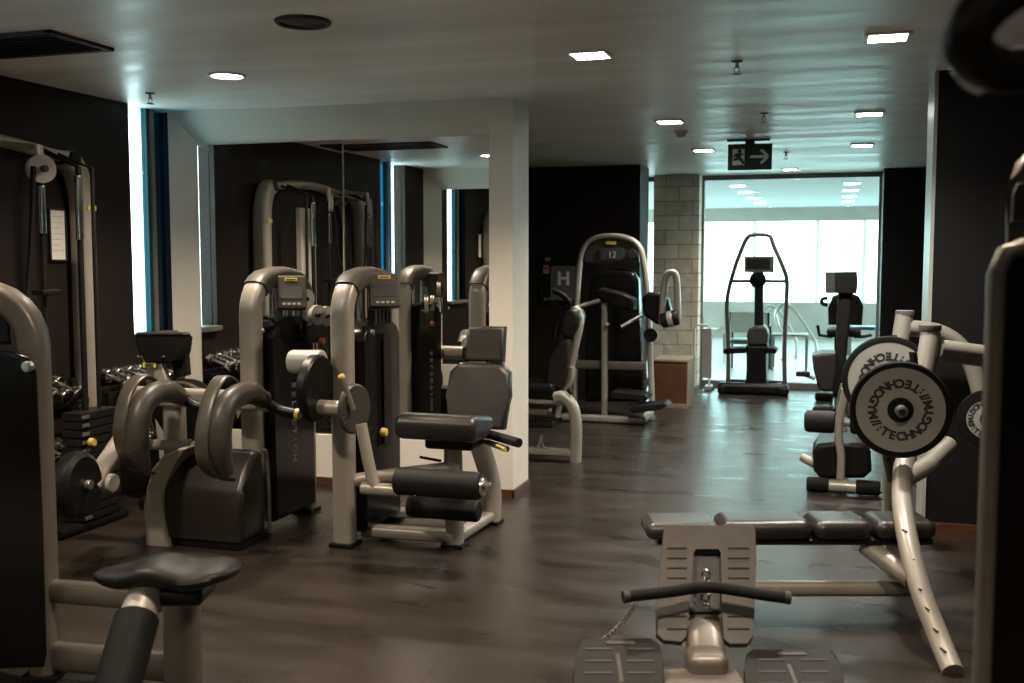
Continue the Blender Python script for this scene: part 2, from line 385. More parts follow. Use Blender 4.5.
# the pool hall beyond
struct('floor_pool', MB().span((-6, 13.55, -.1), (7, 24.3, 0)), 'poolfloor')
struct('ceiling_pool', MB().span((-6, 13.6, H), (7, 22, H+.12)), 'poolceil')
w = MB(); w.span((-6, 13.55, 0), (-3.2, 13.7, H)); w.span((1.02, 13.55, 0), (7, 13.7, H)); struct('wall_pool_near', w, 'whitewall')
w = MB(); w.span((-6, 21.9, 0), (7, 22.1, .75)); w.span((-6, 21.9, 2.4), (7, 22.1, H))
struct('wall_pool_far', w, 'pooltile')
fr = MB()
for x in (-4.6, -3.1, -1.6, -.35, .55, 1.9, 3.4, 5): fr.span((x-.035, 21.95, .75), (x+.035, 22.05, 2.4))
g = MB().span((-6, 21.99, .75), (7, 22.0, 2.4)).build('window_4', 'glass', None, origin=Vector((0, 0, 0))); g['kind'] = 'structure'
fr.build('window_frame', 'white', g)

# ================================================================== CEILING FITTINGS
def downlight(x, y, z, square, label, mat='lampglow', power=40, size=.17, group='ceiling downlights', real=True):
    t = thing('ceiling_downlight', (x, y, z), label, 'ceiling light', group)
    if square:
        m = MB(); e = size/2+.012
        for sx, sy, lx, ly in ((0, 1, 2*e, .02), (0, -1, 2*e, .02), (1, 0, .02, 2*e), (-1, 0, .02, 2*e)):
            m.box((x+sx*e, y+sy*e, z-.006), (lx, ly, .014), None, .003)
        m.build('trim_ring', 'white', t)
        MB().box((x, y, z-.004), (size, size, .006), None, .002).build('diffuser', mat, t)
    else:
        MB().ring((x, y, z-.004), Zv, size/2+.012, .01).build('trim_ring', 'white', t)
        MB().lathe((x, y, z-.007), Zv, [(.001, 0), (size/2, .001), (size/2, .006)]).build('diffuser', mat, t)
    if real:
        l = bpy.data.lights.new('downlight_lamp', 'SPOT'); l.energy = power; l.spot_size = math.radians(135); l.spot_blend = .8; l.shadow_soft_size = size/2
        l.color = (1, .83, .65) if mat == 'lampglow' else (1, .95, .86)
        o = bpy.data.objects.new('lamp', l); COL.objects.link(o); o.parent = t; o.location = (0, 0, -.03)
    return t
PW = 105
downlight(-3.38, 5.33, H, False, 'round downlight above the machines beside the ceiling speaker', power=PW)
downlight(-3.38, 3.19, H, False, 'round downlight seen reflected near the edge of the wall mirror', power=PW)
for nm, x, col in (('glowing downlight of the row next to the white pillar', -1.24, 0), ('glowing downlight of the row next to the dark column', .215, 1)):
    for y, wd in ((5.36, 'the nearest one'), (8.08, 'second one'), (10.24, 'third one')):
        downlight(x, y, H, True, nm + ', ' + wd, 'lampglow' if y < 6 and x < 0 else 'lampglow_cool', power=PW)
downlight(-.53, 12.69, H, True, 'small downlight in front of the glass wall, past the exit sign', 'lampglow_cool', power=PW*.7, size=.15)
for x, y in ((-1.24, 2.6), (.215, 2.6), (-3.38, 1.0), (-1.24, -.4), (.9, .2)):
    downlight(x, y, H, True, 'downlight over the floor behind the camera position', power=PW*.8, group='downlights behind the view')
for x in (-1.35, .2):
    for i, y in enumerate((15.2, 16.6, 18.2, 19.8)):
        downlight(x, y, H, True, 'pool hall ceiling light, %s of the %s row' % (('first', 'second', 'third', 'fourth')[i], 'stone side' if x < 0 else 'dark wall side'), 'lampglow_cool', size=.2, group='pool hall ceiling lights', real=False)
p = Zp(303, 21, H)
t = thing('ceiling_speaker', p, 'round dark ceiling speaker with perforated grille above the mirror wall', 'speaker')
MB().ring(p-Zv*.004, Zv, .115, .012).build('rim', 'ventdark', t); MB().lathe(p-Zv*.012, Zv, [(.001, 0), (.06, .002), (.112, .012)]).build('grille', 'ventdark', t)
# air vent
t = thing('air_vent', (-3.95, 4.3, H), 'dark slotted air vent in the ceiling above the cable machine', 'vent')
m = MB(); x0, x1, y0, y1 = -4.5, -3.5, 4.05, 4.5
for a in (((x0, y0), (x1, y0+.04)), ((x0, y1-.04), (x1, y1)), ((x0, y0), (x0+.04, y1)), ((x1-.04, y0), (x1, y1))): m.span((*a[0], H-.018), (*a[1], H), .003)
m.build('frame', 'ventdark', t)
MB().span((x0+.02, y0+.02, H-.004), (x1-.02, y1-.02, H-.001)).build('duct_face', 'ink', t)
m = MB()
for i in range(7): m.box((-4.0, y0+.075+i*.05, H-.012), (x1-x0-.06, .026, .003), Matrix.Rotation(.5, 3, 'X'))
m.build('louvre', 'ventdark', t)
def sprinkler(p, label):
    t = thing('sprinkler_head', p, label, 'sprinkler', 'ceiling sprinklers')
    MB().lathe(p-Zv*.008, Zv, [(.01, 0), (.03, .003), (.032, .008)], 20).build('rose', 'ventdark', t)
    m = MB(); m.cyl(p-Zv*.04, p, .009); m.tube([p+Vector((-.012, 0, -.03)), p+Vector((-.014, 0, -.05)), p+Vector((0, 0, -.066))], .003, 8); m.tube([p+Vector((.012, 0, -.03)), p+Vector((.014, 0, -.05)), p+Vector((0, 0, -.066))], .003, 8)
    m.build('nozzle', 'steel', t)
    MB().lathe(p-Zv*.07, Zv, [(.024, 0), (.024, .003)], 20).build('deflector', 'dark', t)
sprinkler(Zp(150, 93, H), 'small sprinkler on the ceiling close to the narrow window')
sprinkler(Zp(737, 61, H), 'sprinkler between the two largest downlights')
sprinkler(Zp(764, 113, H), 'sprinkler just in front of the exit sign')
sprinkler(Zp(786, 152, H), 'tiny sprinkler behind the exit sign')
p = Zp(681, 131, H)
t = thing('smoke_detector', p, 'white domed smoke detector under the ceiling beside a downlight', 'smoke detector')
MB().lathe(p-Zv*.02, Zv, [(.05, 0), (.056, .004), (.056, .02)]).build('base_ring', 'white', t)
MB().lathe(p-Zv*.055, Zv, [(.012, 0), (.032, .006), (.042, .034)]).build('dome', 'lightplastic', t)

# exit sign
yS = 9.5; sx = [Yp(728, 156, yS), Yp(772, 156, yS)]
cS = (sx[0]+sx[1])/2; wS = (sx[1]-sx[0]).length; zt, zb = Yp(750, 144, yS).z, Yp(750, 170, yS).z; hS = zt-zb; zc = (zt+zb)/2
t = thing('exit_sign', (cS.x, yS, zb), 'green hanging exit sign with running figure and arrow', 'sign')
rS = RZ(.05)
def SG(u, v, d=0): return Vector((cS.x, yS, zc)) + rS @ Vector((u*wS/2, -d, v*hS/2))
MB().box((cS.x, yS, zc), (wS, .05, hS), rS, .006).build('sign_box', 'green', t)
m = MB(); m.span((cS.x-.04, yS-.02, zt-.01), (cS.x+.04, yS+.02, H), .004); m.span((cS.x-.2, yS-.03, H-.015), (cS.x+.17, yS+.03, H), .004)
m.build('ceiling_bracket', 'ventdark', t)
MB().prism([SG(-.78, -.62, .026), SG(-.24, -.62, .026), SG(-.24, .62, .026), SG(-.78, .62, .026)], rS @ Vector((0, -.002, 0))).build('doorway_panel', 'signwhite', t)
m = MB()
def stroke(a, b, wd):
    A, B = SG(*a, .0285), SG(*b, .0285); d = (B-A).normalized(); n = d.cross(rS @ Yv)*wd
    m.prism([A+n, B+n, B-n, A-n], rS @ Vector((0, -.0015, 0)))
stroke((-.55, .28), (-.5, -.05), .02); stroke((-.5, -.05), (-.34, -.3), .014); stroke((-.34, -.3), (-.28, -.55), .012); stroke((-.52, -.05), (-.64, -.2), .013); stroke((-.64, -.2), (-.74, -.18), .012)
stroke((-.55, .25), (-.68, .12), .01); stroke((-.68, .12), (-.72, -.02), .009); stroke((-.52, .25), (-.38, .15), .01); stroke((-.38, .15), (-.32, .25), .009)
m.lathe(SG(-.46, .45, .0285), rS @ -Yv, [(.018, 0), (.018, .0015)], 16)
m.build('running_figure', 'green', t)
m = MB()
stroke((.02, 0), (.8, 0), .012); stroke((.82, .02), (.5, .52), .012); stroke((.82, -.02), (.5, -.52), .012)
m.build('arrow', 'signwhite', t)

# ================================================================== WALL ITEMS
def poster(y, z, label):
    t = thing('wall_poster', (XW+.01, y, z-.16), label, 'poster', 'framed notices on the dark wall')
    m = MB(); hw, hh = .075, .165
    for a, b, c, d in ((-hw, -hh, hw, -hh+.012), (-hw, hh-.012, hw, hh), (-hw, -hh, -hw+.012, hh), (hw-.012, -hh, hw, hh)): m.span((XW, y+a, z+b), (XW+.02, y+c, z+d), .002)
    m.build('frame', 'ink', t)
    MB().span((XW+.002, y-hw+.01, z-hh+.01), (XW+.012, y+hw-.01, z+hh-.01)).build('sheet', 'paper', t)
    m = MB()
    for i in range(7): m.span((XW+.012, y-.05, z+.11-i*.035), (XW+.0128, y+.05-(i % 3)*.012, z+.114-i*.035))
    m.build('printed_lines', 'printgrey', t)
poster(5.36, 1.76, 'white notice in a black frame on the dark wall behind the cable machine')
poster(3.62, 1.8, 'white notice in a black frame, seen in the wall mirror')

g = MB().span((XW, 3.86, 0), (XW+.04, 4.42, 2.05), .004).build('dark_reflection_panel', 'charcoalwall', None, origin=Vector((0, 0, 0))); g['kind'] = 'structure'  # added dark panel, coloured like the dark reflection in a wall mirror
MB().span((XW, 4.42, 0), (XW+.05, 4.72, 2.08), .004).build('pale_reflection_strip', 'whitewall', g)  # added pale strip imitating the white pillar reflected in that mirror
MB().span((XW+.04, 3.9, 1.0), (XW+.075, 3.93, 1.14), .006).build('added_panel_handle', 'steel', g)

# fire hose cabinet
Yh = 11.6
def HB(x, y): return Yp(x, y, Yh)
t = thing('fire_hose_cabinet', HB(559, 303), 'dark recessed fire hose cabinet with pale H on its door', 'fire hose cabinet')
a, b = HB(540, 303), HB(579, 255)
m = MB(); e = .02
for lo, hi in (((a.x, a.z), (b.x, a.z+e)), ((a.x, b.z-e), (b.x, b.z)), ((a.x, a.z), (a.x+e, b.z)), ((b.x-e, a.z), (b.x, b.z))): m.span((lo[0], Yh-.03, lo[1]), (hi[0], Yh, hi[1]), .004)
m.build('frame', 'black', t)
MB().span((a.x+e, Yh-.015, a.z+e), (b.x-e, Yh-.002, b.z-e)).build('back_panel', 'charcoalwall', t)
c, d = HB(551, 300), HB(577, 266)
MB().span((c.x, Yh-.022, c.z), (d.x, Yh-.014, d.z), .01).build('door_panel', principled('grey_brown_metal', (.12, .11, .095), .5, .1, nscale=9, namt=.15), t)
hc = HB(564, 279)
MB().text('H', Matrix.Translation((hc.x, Yh-.0235, hc.z)) @ Matrix.Rotation(PI/2, 4, 'X'), .21, .002, .006).build('letter_h', 'white', t)
m = MB(); q = HB(548, 259.5); m.span((q.x-.03, Yh-.02, q.z-.02), (q.x+.03, Yh-.014, q.z+.02)); q = HB(546.5, 269); m.span((q.x-.033, Yh-.02, q.z-.05), (q.x+.033, Yh-.014, q.z+.045)); m.build('notice_label', 'lightplastic', t)
q = HB(546.5, 268); MB().span((q.x-.022, Yh-.022, q.z-.022), (q.x+.022, Yh-.0195, q.z+.02)).build('red_mark', 'red', t)
m = MB(); q = HB(546, 299); m.cyl((q.x, Yh-.03, q.z), (q.x, Yh-.012, q.z), .018); q = HB(549.5, 298.5); m.cyl((q.x, Yh-.03, q.z), (q.x, Yh-.012, q.z), .012); m.build('valve', 'steel', t)

# wooden box by the stone pier
p0, p1 = Zp(653, 407), Zp(690, 404)
t = thing('wooden_box', (p0.x+.2, 11.45, 0), 'reddish wooden step box beside the stone pier', 'box')
x0, x1, ya, yb, hz = p0.x, p0.x+.37, 11.2, 11.75, .53
MB().span((x0, ya, .05), (x1, yb, hz-.02), .004).build('body', 'wood', t)
MB().span((x0-.01, ya-.01, hz-.025), (x1+.012, yb, hz), .004).build('lid', 'woodpale', t)
MB().span((x0+.01, ya-.015, 0), (x1+.012, yb, .05), .003).build('plinth', 'woodpale', t)
MB().span((x1-.002, ya-.008, .05), (x1+.012, yb, hz-.02), .003).build('side_panel', 'woodpale', t)
# white rail stand beside the glass
yR = 13.0
t = thing('towel_stand', Yp(703, 388, yR), 'white tubular stand with a hanging pale panel beside the glass wall', 'stand')
A, B = Yp(694, 384, yR), Yp(709, 384, yR); zt = Yp(700, 325, yR).z
MB().tube([(A.x, yR, 0), (A.x, yR, zt-.03), (A.x+.03, yR, zt), (B.x-.03, yR, zt), (B.x, yR, zt-.03), (B.x, yR, 0)], .014, 10).build('rail', 'white', t)
for q in (A, B): MB().span((q.x-.05, yR-.12, 0), (q.x+.05, yR+.1, .05), .01).build('foot', 'lightplastic', t)
MB().span((B.x-.09, yR-.02, .14), (B.x+.03, yR+.02, zt-.04), .01).build('panel', 'lightplastic', t)

# ================================================================== MACHINE HELPERS
def tower(t, A, B, top, wa=.062, wb=.05, mat='silver', shield=True, zsh=1.27, cap='cap', shield_off=0., badge=None):
    """arched weight tower standing on A and B (2-D floor points)"""
    A, B = Vector((A[0], A[1], 0)), Vector((B[0], B[1], 0)); u = (B-A).normalized(); L = (B-A).length; sd = Vector((-u.y, u.x, 0))
    def Q(s, z): return A + u*s + Zv*z
    r = .2; top -= wb
    pts = [Q(0, 0), Q(0, .5), Q(0, top-r)]
    for i in range(1, 7): a = PI/2*i/6; pts.append(Q(r*(1-math.cos(a)), top-r+r*math.sin(a)))
    bend = len(pts)
    for i in range(1, 3): pts.append(Q(r+(L-2*r)*i/3, top+.01))
    for i in range(0, 7): a = PI/2*(1-i/6); pts.append(Q(L-r*(1-math.cos(a)), top-r+r*math.sin(a)))
    pts += [Q(L, .5), Q(L, 0)]
    MB().sweep(pts, sd, wa, wb, 20, .62).build('tower_frame', mat, t)
    if cap:
        c = pts[bend-4:len(pts)-4]
        MB().sweep(c, sd, wa+.012, wb+.01, 20, .7).build('top_cover', cap, t)
    for q in (A, B): MB().box(q+Zv*.012, (.14, .14, .024), RZ(math.atan2(u.y, u.x)), .006).build('foot', 'black', t)
    if shield:
        n = 10; o = [Q(wb+.012, .07), Q(wb+.012, zsh-.12)]
        for i in range(n+1): a = PI*(1-i/n); o.append(Q(L/2+(L/2-wb-.012)*math.cos(a), zsh-.12+.12*math.sin(a)))
        o += [Q(L-wb-.012, .07)]
        MB().prism([q-sd*.105+sd*shield_off for q in o], sd*.21, .02, 3).build('weight_shield', 'shield', t)
        for k in (.36, .64): MB().cyl(Q(L*k, zsh-.05), Q(L*k, top-.03), .012).build('guide_rod', 'steel', t)
    return Q, u, sd, L, top

def pad(t, name, c, size, rot=None, bev=.035, mat='leather', label=None):
    return MB().box(c, size, rot, bev, 4).build(name, mat, t, label, sharp=60)

# ------------------------------------------------------------------ leg extension machine (in front of the mirror)
t = thing('leg_extension_machine', (-2.25, 5.5, 0), 'silver and black seated leg extension machine in front of the white pillar', 'exercise machine')
Q, u, sd, L, top = tower(t, (-2.6, 5.2), (-2.6, 5.82), 1.545)
# display under the arch, turned to the seat
def display(t, c, size, rot, badge_col='badge'):
    d = MB().box(c, size, rot, .012, 3).build('display', 'cap', t)
    R = rot; z = size[2]
    MB().box(Vector(c)+R @ Vector((0, -size[1]/2-.001, -z*.02)), (size[0]*.74, .004, z*.36), R, .002).build('screen', 'screen', d)
    MB().box(Vector(c)+R @ Vector((0, -size[1]/2-.001, z*.37)), (size[0]*.4, .004, z*.1), R, .001).build('badge', badge_col, d)
    MB().box(Vector(c)+R @ Vector((0, -size[1]/2-.0035, z*.37)), (size[0]*.3, .002, z*.035), R, .0005).build('badge_mark', 'ink', d)
    m = MB()
    for i in range(4): m.box(Vector(c)+R @ Vector((-size[0]*.24+i*size[0]*.16, -size[1]/2-.003, -z*.36)), (size[0]*.1, .003, z*.06), R, .001)
    m.build('button', 'printgrey', d)
    return d
rD = RZ(.55) @ Matrix.Rotation(-.22, 3, 'X')
display(t, Xp(384, 291, -2.48), (.18, .07, .2), rD)
m = MB(); c = Vector((-2.50, 5.38, 1.17))
for i in range(5): m.box(c+Vector((0, i*.05, .11+.0*i)), (.05, .035, .09), None, .006)
m.build('selector_block', 'dark', t)
MB().box(Vector((-2.474, 5.52, .85)), (.004, .1, .66), None, .001).build('weight_window', 'black', t)
p = Xp(381, 432, -2.47); MB().lathe(p, Xv, [(.02, 0), (.026, .01), (.022, .035), (.008, .04)], 18).build('selector_pin', 'gold', t)
MB().cyl((-2.475, 5.3, 1.2), (-2.455, 5.3, 1.2), .016).build('lock_button', 'steel', t)
# cam, counterweight, range dial, arm, roller
Yc = 5.02
c = Yp(316, 388, Yc); cam = MB().lathe(c-Xv*.03, Xv, [(.01, 0), (.17, .0), (.182, .012), (.182, .05), (.17, .062), (.01, .062)], 40).build('cam_disc', 'black', t)
a, b = Yp(291, 362, Yc+.05), Yp(318, 359, Yc+.05)
MB().cyl(a, Vector((b.x+.03, a.y, a.z+.005)), .067, .012).build('counterweight', 'lightplastic', t)
d = Yp(351.5, 410, Yc-.06); a = Yp(316, 411, Yc-.01); d.y = a.y = Yc-.02; a.z = d.z
MB().cyl(a, d-Xv*.02, .042).build('axle', 'silver', t)
ax = Vector((1, -.2, 0)).normalized()
MB().lathe(d-ax*.02, ax, [(.03, 0), (.125, 0), (.135, .008), (.135, .022), (.125, .03), (.03, .03)], 36).build('range_dial', 'dial', t)
m = MB()
for i in range(9):
    an = .3+i*.28; q = Quaternion(ax, an) @ Vector((0, 0, .108)); m.cyl(d+q+ax*.006, d+q+ax*.013, .008, .001, 10)
m.build('range_hole', 'ink', t)
h0, h1 = Yp(353, 410, Yc-.08), Yp(341.5, 377, Yc-.1)
MB().tube([h0, h1], .017).build('range_handle', 'silver_dark', t)
MB().lathe(h1, h1-h0, [(.018, -.006), (.019, .006), (.012, .016)], 16).build('handle_tip', 'gold', t)
Ya = 4.93
MB().tube([Yp(361, 424, Ya), Yp(367, 455, Ya), Yp(373, 481, Ya), Yp(376, 486, Ya)], .031, 16, 3).build('lever_arm', 'silver', t)
e0, e1 = Yp(362, 488, Ya), Yp(396, 487.5, Ya); MB().cyl(Vector((e0.x, Ya, e0.z)), Vector((e1.x+.02, Ya, e0.z)), .034).build('lever_sleeve', 'silver', t)
r0, r1 = Yp(396, 483.5, Ya), Yp(481, 483.5, Ya); zr = (r0.z+r1.z)/2
MB().cyl((r0.x, Ya, zr), (r1.x, Ya, zr), .072, .02, 36).build('shin_roller', 'foam', t)
m = MB(); m.cyl((r1.x, Ya, zr), (r1.x+.02, Ya, zr), .05); m.cyl((r1.x+.02, Ya, zr), (r1.x+.055, Ya, zr), .028); m.build('roller_cap', 'chrome', t)
Yl = 5.25; q0, q1 = Yp(408, 506, Yl), Yp(480, 507, Yl)
MB().cyl((q0.x, Yl, q0.z), (q1.x, Yl, q0.z), .06, .02, 36).build('ankle_roller', 'foam', t)
# seat
s0, s1 = Yp(395, 430, 5.12), Yp(476, 432, 5.12); zs = Yp(440, 429, 5.12).z
cx = (s0.x+s1.x)/2; wS = s1.x-s0.x
o = []
prof = [(0, -.05), (-.01, .03), (.03, .068), (.1, .07), (.32, .035), (.34, -.03), (.2, -.062), (.05, -.07)]
MB().prism([Vector((s0.x, 5.1+y, zs+z)) for y, z in prof], Xv*wS, .032, 4).build('seat', 'leather_gloss', t, sharp=60)
MB().box((cx+.03, 5.36, zs-.1), (wS*.6, .26, .07), None, .02, 3).build('seat_bracket', 'black', t)
# backrest and headrest, leaning back
Yb = 5.66
lo0, lo1 = Yp(446, 428, Yb), Yp(503, 430, Yb); hi0, hi1 = Yp(450, 363, Yb+.1), Yp(509, 364, Yb+.1); md = Yp(513, 385, Yb+.07)
bk = [Vector(lo0), Vector((lo0.x-.02, Yb+.05, (lo0.z+hi0.z)/2)), Vector((hi0.x-.005, Yb+.1, hi0.z-.05)), Vector((hi0.x+.05, Yb+.11, hi0.z)), Vector((hi1.x-.06, Yb+.11, hi0.z)), Vector((hi1.x+.005, Yb+.1, hi0.z-.05)), Vector((hi1.x+.01, Yb+.06, (lo0.z+hi0.z)/2)), Vector((lo1.x, Yb, lo0.z))]
kb = (.1)/(hi0.z-lo0.z)
for v in bk: v.y = Yb+(v.z-lo0.z)*kb
MB().prism(bk, Vector((0, .09, 0)), .028, 4).build('backrest', 'leather_gloss', t, sharp=60)
ha, hb = Yp(464, 361, Yb+.13), Yp(506, 327, Yb+.17)
MB().prism([Vector((ha.x, Yb+.11, ha.z)), Vector((ha.x+.012, Yb+.16, hb.z)), Vector((hb.x-.01, Yb+.16, hb.z)), Vector((hb.x-.005, Yb+.11, ha.z))], Vector((0, .085, 0)), .025, 4).build('headrest', 'leather_brown', t, sharp=60)
MB().sweep([(cx+.07, Yb+.12, zs-.02), (cx+.09, Yb+.2, ha.z-.2), (cx+.1, Yb+.24, ha.z+.08)], Xv, .05, .02, 16, .6).build('back_support', 'silver', t)
# posts and base
pb = Zp(455, 546); MB().sweep([(pb.x, pb.y, 0), (pb.x-.01, pb.y, zs-.1)], Xv, .05, .045, 16, .7).build('seat_post', 'silver', t)
rb = Zp(491, 523); MB().sweep([(rb.x, rb.y, 0), (rb.x, rb.y, .24), (rb.x-.03, rb.y-.05, .42), (rb.x-.06, rb.y-.14, zs-.1)], Xv, .06, .05, 16, .7, 4).build('rear_post', 'silver', t)
m = MB(); m.sweep([(-2.55, pb.y-.02, .055), (pb.x, pb.y, .055)], Zv, .035, .05, 14, .6); m.sweep([(-2.55, 5.78, .055), (rb.x, rb.y, .055)], Zv, .03, .045, 14, .6)
m.sweep([(pb.x, pb.y, .05), (rb.x, rb.y, .05)], Zv, .03, .04, 14, .6); m.build('base_rail', 'silver', t)
za = Yp(400, 476, 5.3).z; MB().tube([(-2.58, 5.22, za-.03), (-2.3, 5.3, za+.01), (pb.x, pb.y, za+.05)], .04, 16).build('link_tube', 'silver', t)
for q in (pb, rb): MB().box((q.x, q.y, .01), (.13, .12, .02), None, .004).build('foot', 'black', t)
for k, (xa, ya_, xb, yb_) in enumerate(((478, 431, 519, 443), (484, 441, 507, 449))):
    a, b = Yp(xa, ya_, 5.45), Yp(xb, yb_, 5.25); MB().tube([a, a.lerp(b, .5), b], .026 if k == 0 else .017, 14).build('hand_grip' if k == 0 else 'grip_bracket', 'foam' if k == 0 else 'steel', t)
a, b = Yp(497, 446, 5.3), Yp(505, 450, 5.2); MB().tube([a, b], .011, 10).build('seat_lever', 'gold', t)
a, b = Yp(420, 457, 5.3), Yp(441, 461, 5.3); MB().tube([a, b], .008, 10).build('adjusting_lever', 'black', t)

# ------------------------------------------------------------------ abdominal crunch machine
t = thing('abdominal_crunch_machine', (-3.2, 5.1, 0), 'silver and black crunch machine with curved shoulder pads and tall weight tower', 'exercise machine')
tower(t, (-3.2, 5.24), (-3.2, 5.86), 1.545)
display(t, Xp(291, 293, -3.07), (.18, .07, .2), rD)
# lettering down the shield
m = MB()
la, lb_ = Xp(293.5, 385, -3.093), Xp(294, 458, -3.093)
for i, chx in enumerate('SELECTION'):
    pz = la.z+(lb_.z-la.z)*i/8
    m.text(chx, Matrix.Translation((-3.0935, la.y, pz)) @ Matrix.Rotation(PI/2, 4, 'Z') @ Matrix.Rotation(PI/2, 4, 'X') @ Matrix.Rotation(-PI/2, 4, 'Z'), .066, .001, .002)
m.build('lettering', 'printgrey', t)
m = MB(); 
for px, py, rr in ((304, 299, .06), (315.5, 315, .062), (325, 316, .062)):
    c = Xp(px, py, -3.03); m.lathe(c, Vector((1, -.35, 0)), [(.01, 0), (rr, 0), (rr, .006), (rr*.86, .014), (rr, .022), (rr, .028), (.01, .028)], 28)
m.build('pulley', 'lightplastic', t)
m = MB()
for px, py in ((304, 299), (315.5, 315), (325, 316)): c = Xp(px, py, -3.02); m.cyl(c, c+Vector((.034, -.012, 0)), .014)
m.build('pulley_bolt', 'dark', t)
MB().box(Xp(316, 333, -3.05), (.05, .2, .12), None, .012).build('pulley_bracket', 'dark', t)
c = Xp(320, 341, -3.02); MB().cyl(c, c+Vector((.03, 0, 0)), .022).build('end_stop', principled('orange_bumper', (.4, .1, .04), .6, nscale=12, namt=.1), t)
MB().tube([Xp(302, 304, -3.02), Xp(300, 330, -3.02), Xp(307, 345, -3.02)], .006, 8).build('cable', 'black', t)
m = MB(); c = Xp(262, 331, -3.085); m.cyl(c, c+Xv*.012, .014); c = Xp(300, 327, -3.085); m.cyl(c, c+Xv*.012, .014); m.build('lock_button', 'steel', t)
def c4(pts): return [(90+x/3.104, 340+y/3.104) for x, y in pts]
# seat shell
Ys = 4.9
xl, xr = Yp(161, 500, Ys).x, Yp(243, 500, Ys).x
zf, zt_ = Yp(205, 487, Ys).z, Yp(205, 446, Ys+.2).z
prof = [(.0, .05), (-.015, .2), (-.01, zf-.03), (.01, zf), (.06, (zf*.5+zt_*.5)), (.14, zt_-.02), (.18, zt_), (.23, zt_-.02), (.25, .3), (.25, .05)]
MB().prism([Vector((xl, Ys+y, z)) for y, z in prof], Xv*(xr-xl), .045, 4).build('seat_shell', 'leather_gloss', t, sharp=60)
out = c4([(168, 645), (167, 520), (172, 460), (190, 400), (225, 358), (270, 338), (300, 336), (250, 388), (226, 440), (222, 500), (226, 570), (240, 648)])
MB().prism([Yp(x, y, Ys-.035) for x, y in out], Vector((0, .22, 0)), .02, 3).build('side_frame', 'silver', t, sharp=50)
e = [Vector((xr+.012, Ys+y, z)) for y, z in [(.25, .05), (.25, .3), (.23, zt_-.03), (.19, zt_-.01)]]
MB().tube(e, .012, 10, 3).build('edge_trim', 'silver_dark', t)
MB().box(((xl+xr)/2-.03, Ys+.16, .03), (.52, .3, .06), None, .01).build('base', 'black', t)
# curved shoulder supports: band and pad on each side
for k, (xb, band, padp) in enumerate(((-3.56, [(208, 158), (192, 128), (165, 112), (135, 130), (112, 170), (98, 225), (92, 290), (104, 350), (135, 395), (185, 413)], [(168, 402), (152, 350), (146, 290), (152, 235), (172, 190), (205, 165), (245, 160), (285, 178)]),
                                      (-3.07, [(458, 160), (440, 128), (412, 116), (386, 145), (366, 195), (352, 255), (346, 320), (352, 375), (380, 415), (432, 432)], [(424, 415), (408, 360), (402, 300), (408, 245), (428, 198), (460, 172), (500, 165), (540, 188)]))):
    bp = [Xp(x, y, xb) for x, y in c4(band)]
    MB().sweep(bp, Xv, .04, .012, 16, .6, 4).build('shoulder_band', 'hook', t)
    pp = [Xp(x, y, xb+.07) for x, y in c4(padp)]
    sp = MB().tube(pp, .062, 18, 4, taper=lambda s: .6+.4*min(1, s*5, (1-s)*5+.3)).build('shoulder_pad', 'hookpad', t)
    e = pp[-1]; a = [e, e+Vector((.08, .02, -.05)), e+Vector((.19, .03, -.07))]
    MB().tube(a, .03, 14, 3).build('hand_grip', 'black', t)
    if k: MB().lathe(a[-1], a[-1]-a[1], [(.03, -.01), (.032, .012), (.018, .022)], 18).build('grip_end_cap', 'gold', t)
a, b = Yp(128, 418, 5.05), Yp(268, 424, 5.05); MB().sweep([Vector((a.x, 5.05, .82)), Vector((b.x, 5.05, .82))], Zv, .055, .04, 16, .6).build('cross_beam', 'silver', t)
a, b = Yp(150, 444, 5.0), Yp(200, 443, 5.0); MB().cyl(Vector((a.x-.1, 5.0, a.z)), Vector((b.x, 5.0, a.z)), .03).build('hinge_tube', 'silver', t)
c = Yp(187, 443, 5.0); MB().cyl(Vector((c.x-.01, 5.0, a.z)), Vector((c.x+.03, 5.0, a.z)), .042).build('hinge_collar', 'lightplastic', t)
a = Yp(173, 432, 5.08); MB().sweep([Vector((a.x, 5.1, .35)), Vector((a.x, 5.1, .8))], Xv, .06, .05, 16, .6).build('pivot_column', 'silver', t)
MB().sweep([Vector((-3.2, 5.22, .82)), Vector((-3.2, 5.0, .82))], Zv, .05, .05, 14, .6).build('tower_link', 'silver', t)
MB().sweep([Vector((-3.16, 5.22, .06)), Vector((-3.2, 5.0, .06))], Zv, .05, .06, 14, .6).build('floor_link', 'silver', t)
# lower arm with disc
a, b = D(90, 487, 5.3), D(139, 414, 5.85)
MB().sweep([a, b], Vector((.7, .7, 0)), .05, .036, 16, .7).build('swing_arm', 'silver', t)
c = D(78, 485, 5.2); ax = Vector((1, .12, .05)).normalized()
MB().lathe(c-ax*.06, ax, [(.02, 0), (.14, 0), (.165, .02), (.172, .05), (.165, .085), (.14, .105), (.02, .105)], 40).build('cam_disc', 'black', t)
c2 = D(110, 483, 5.4); MB().cyl(c2-Xv*.05, c2+Xv*.03, .05, .015).build('counterweight', 'lightplastic', t)
c2 = c+ax*.045; MB().cyl(c2, c2+ax*.03, .025).build('disc_bolt', 'steel', t)

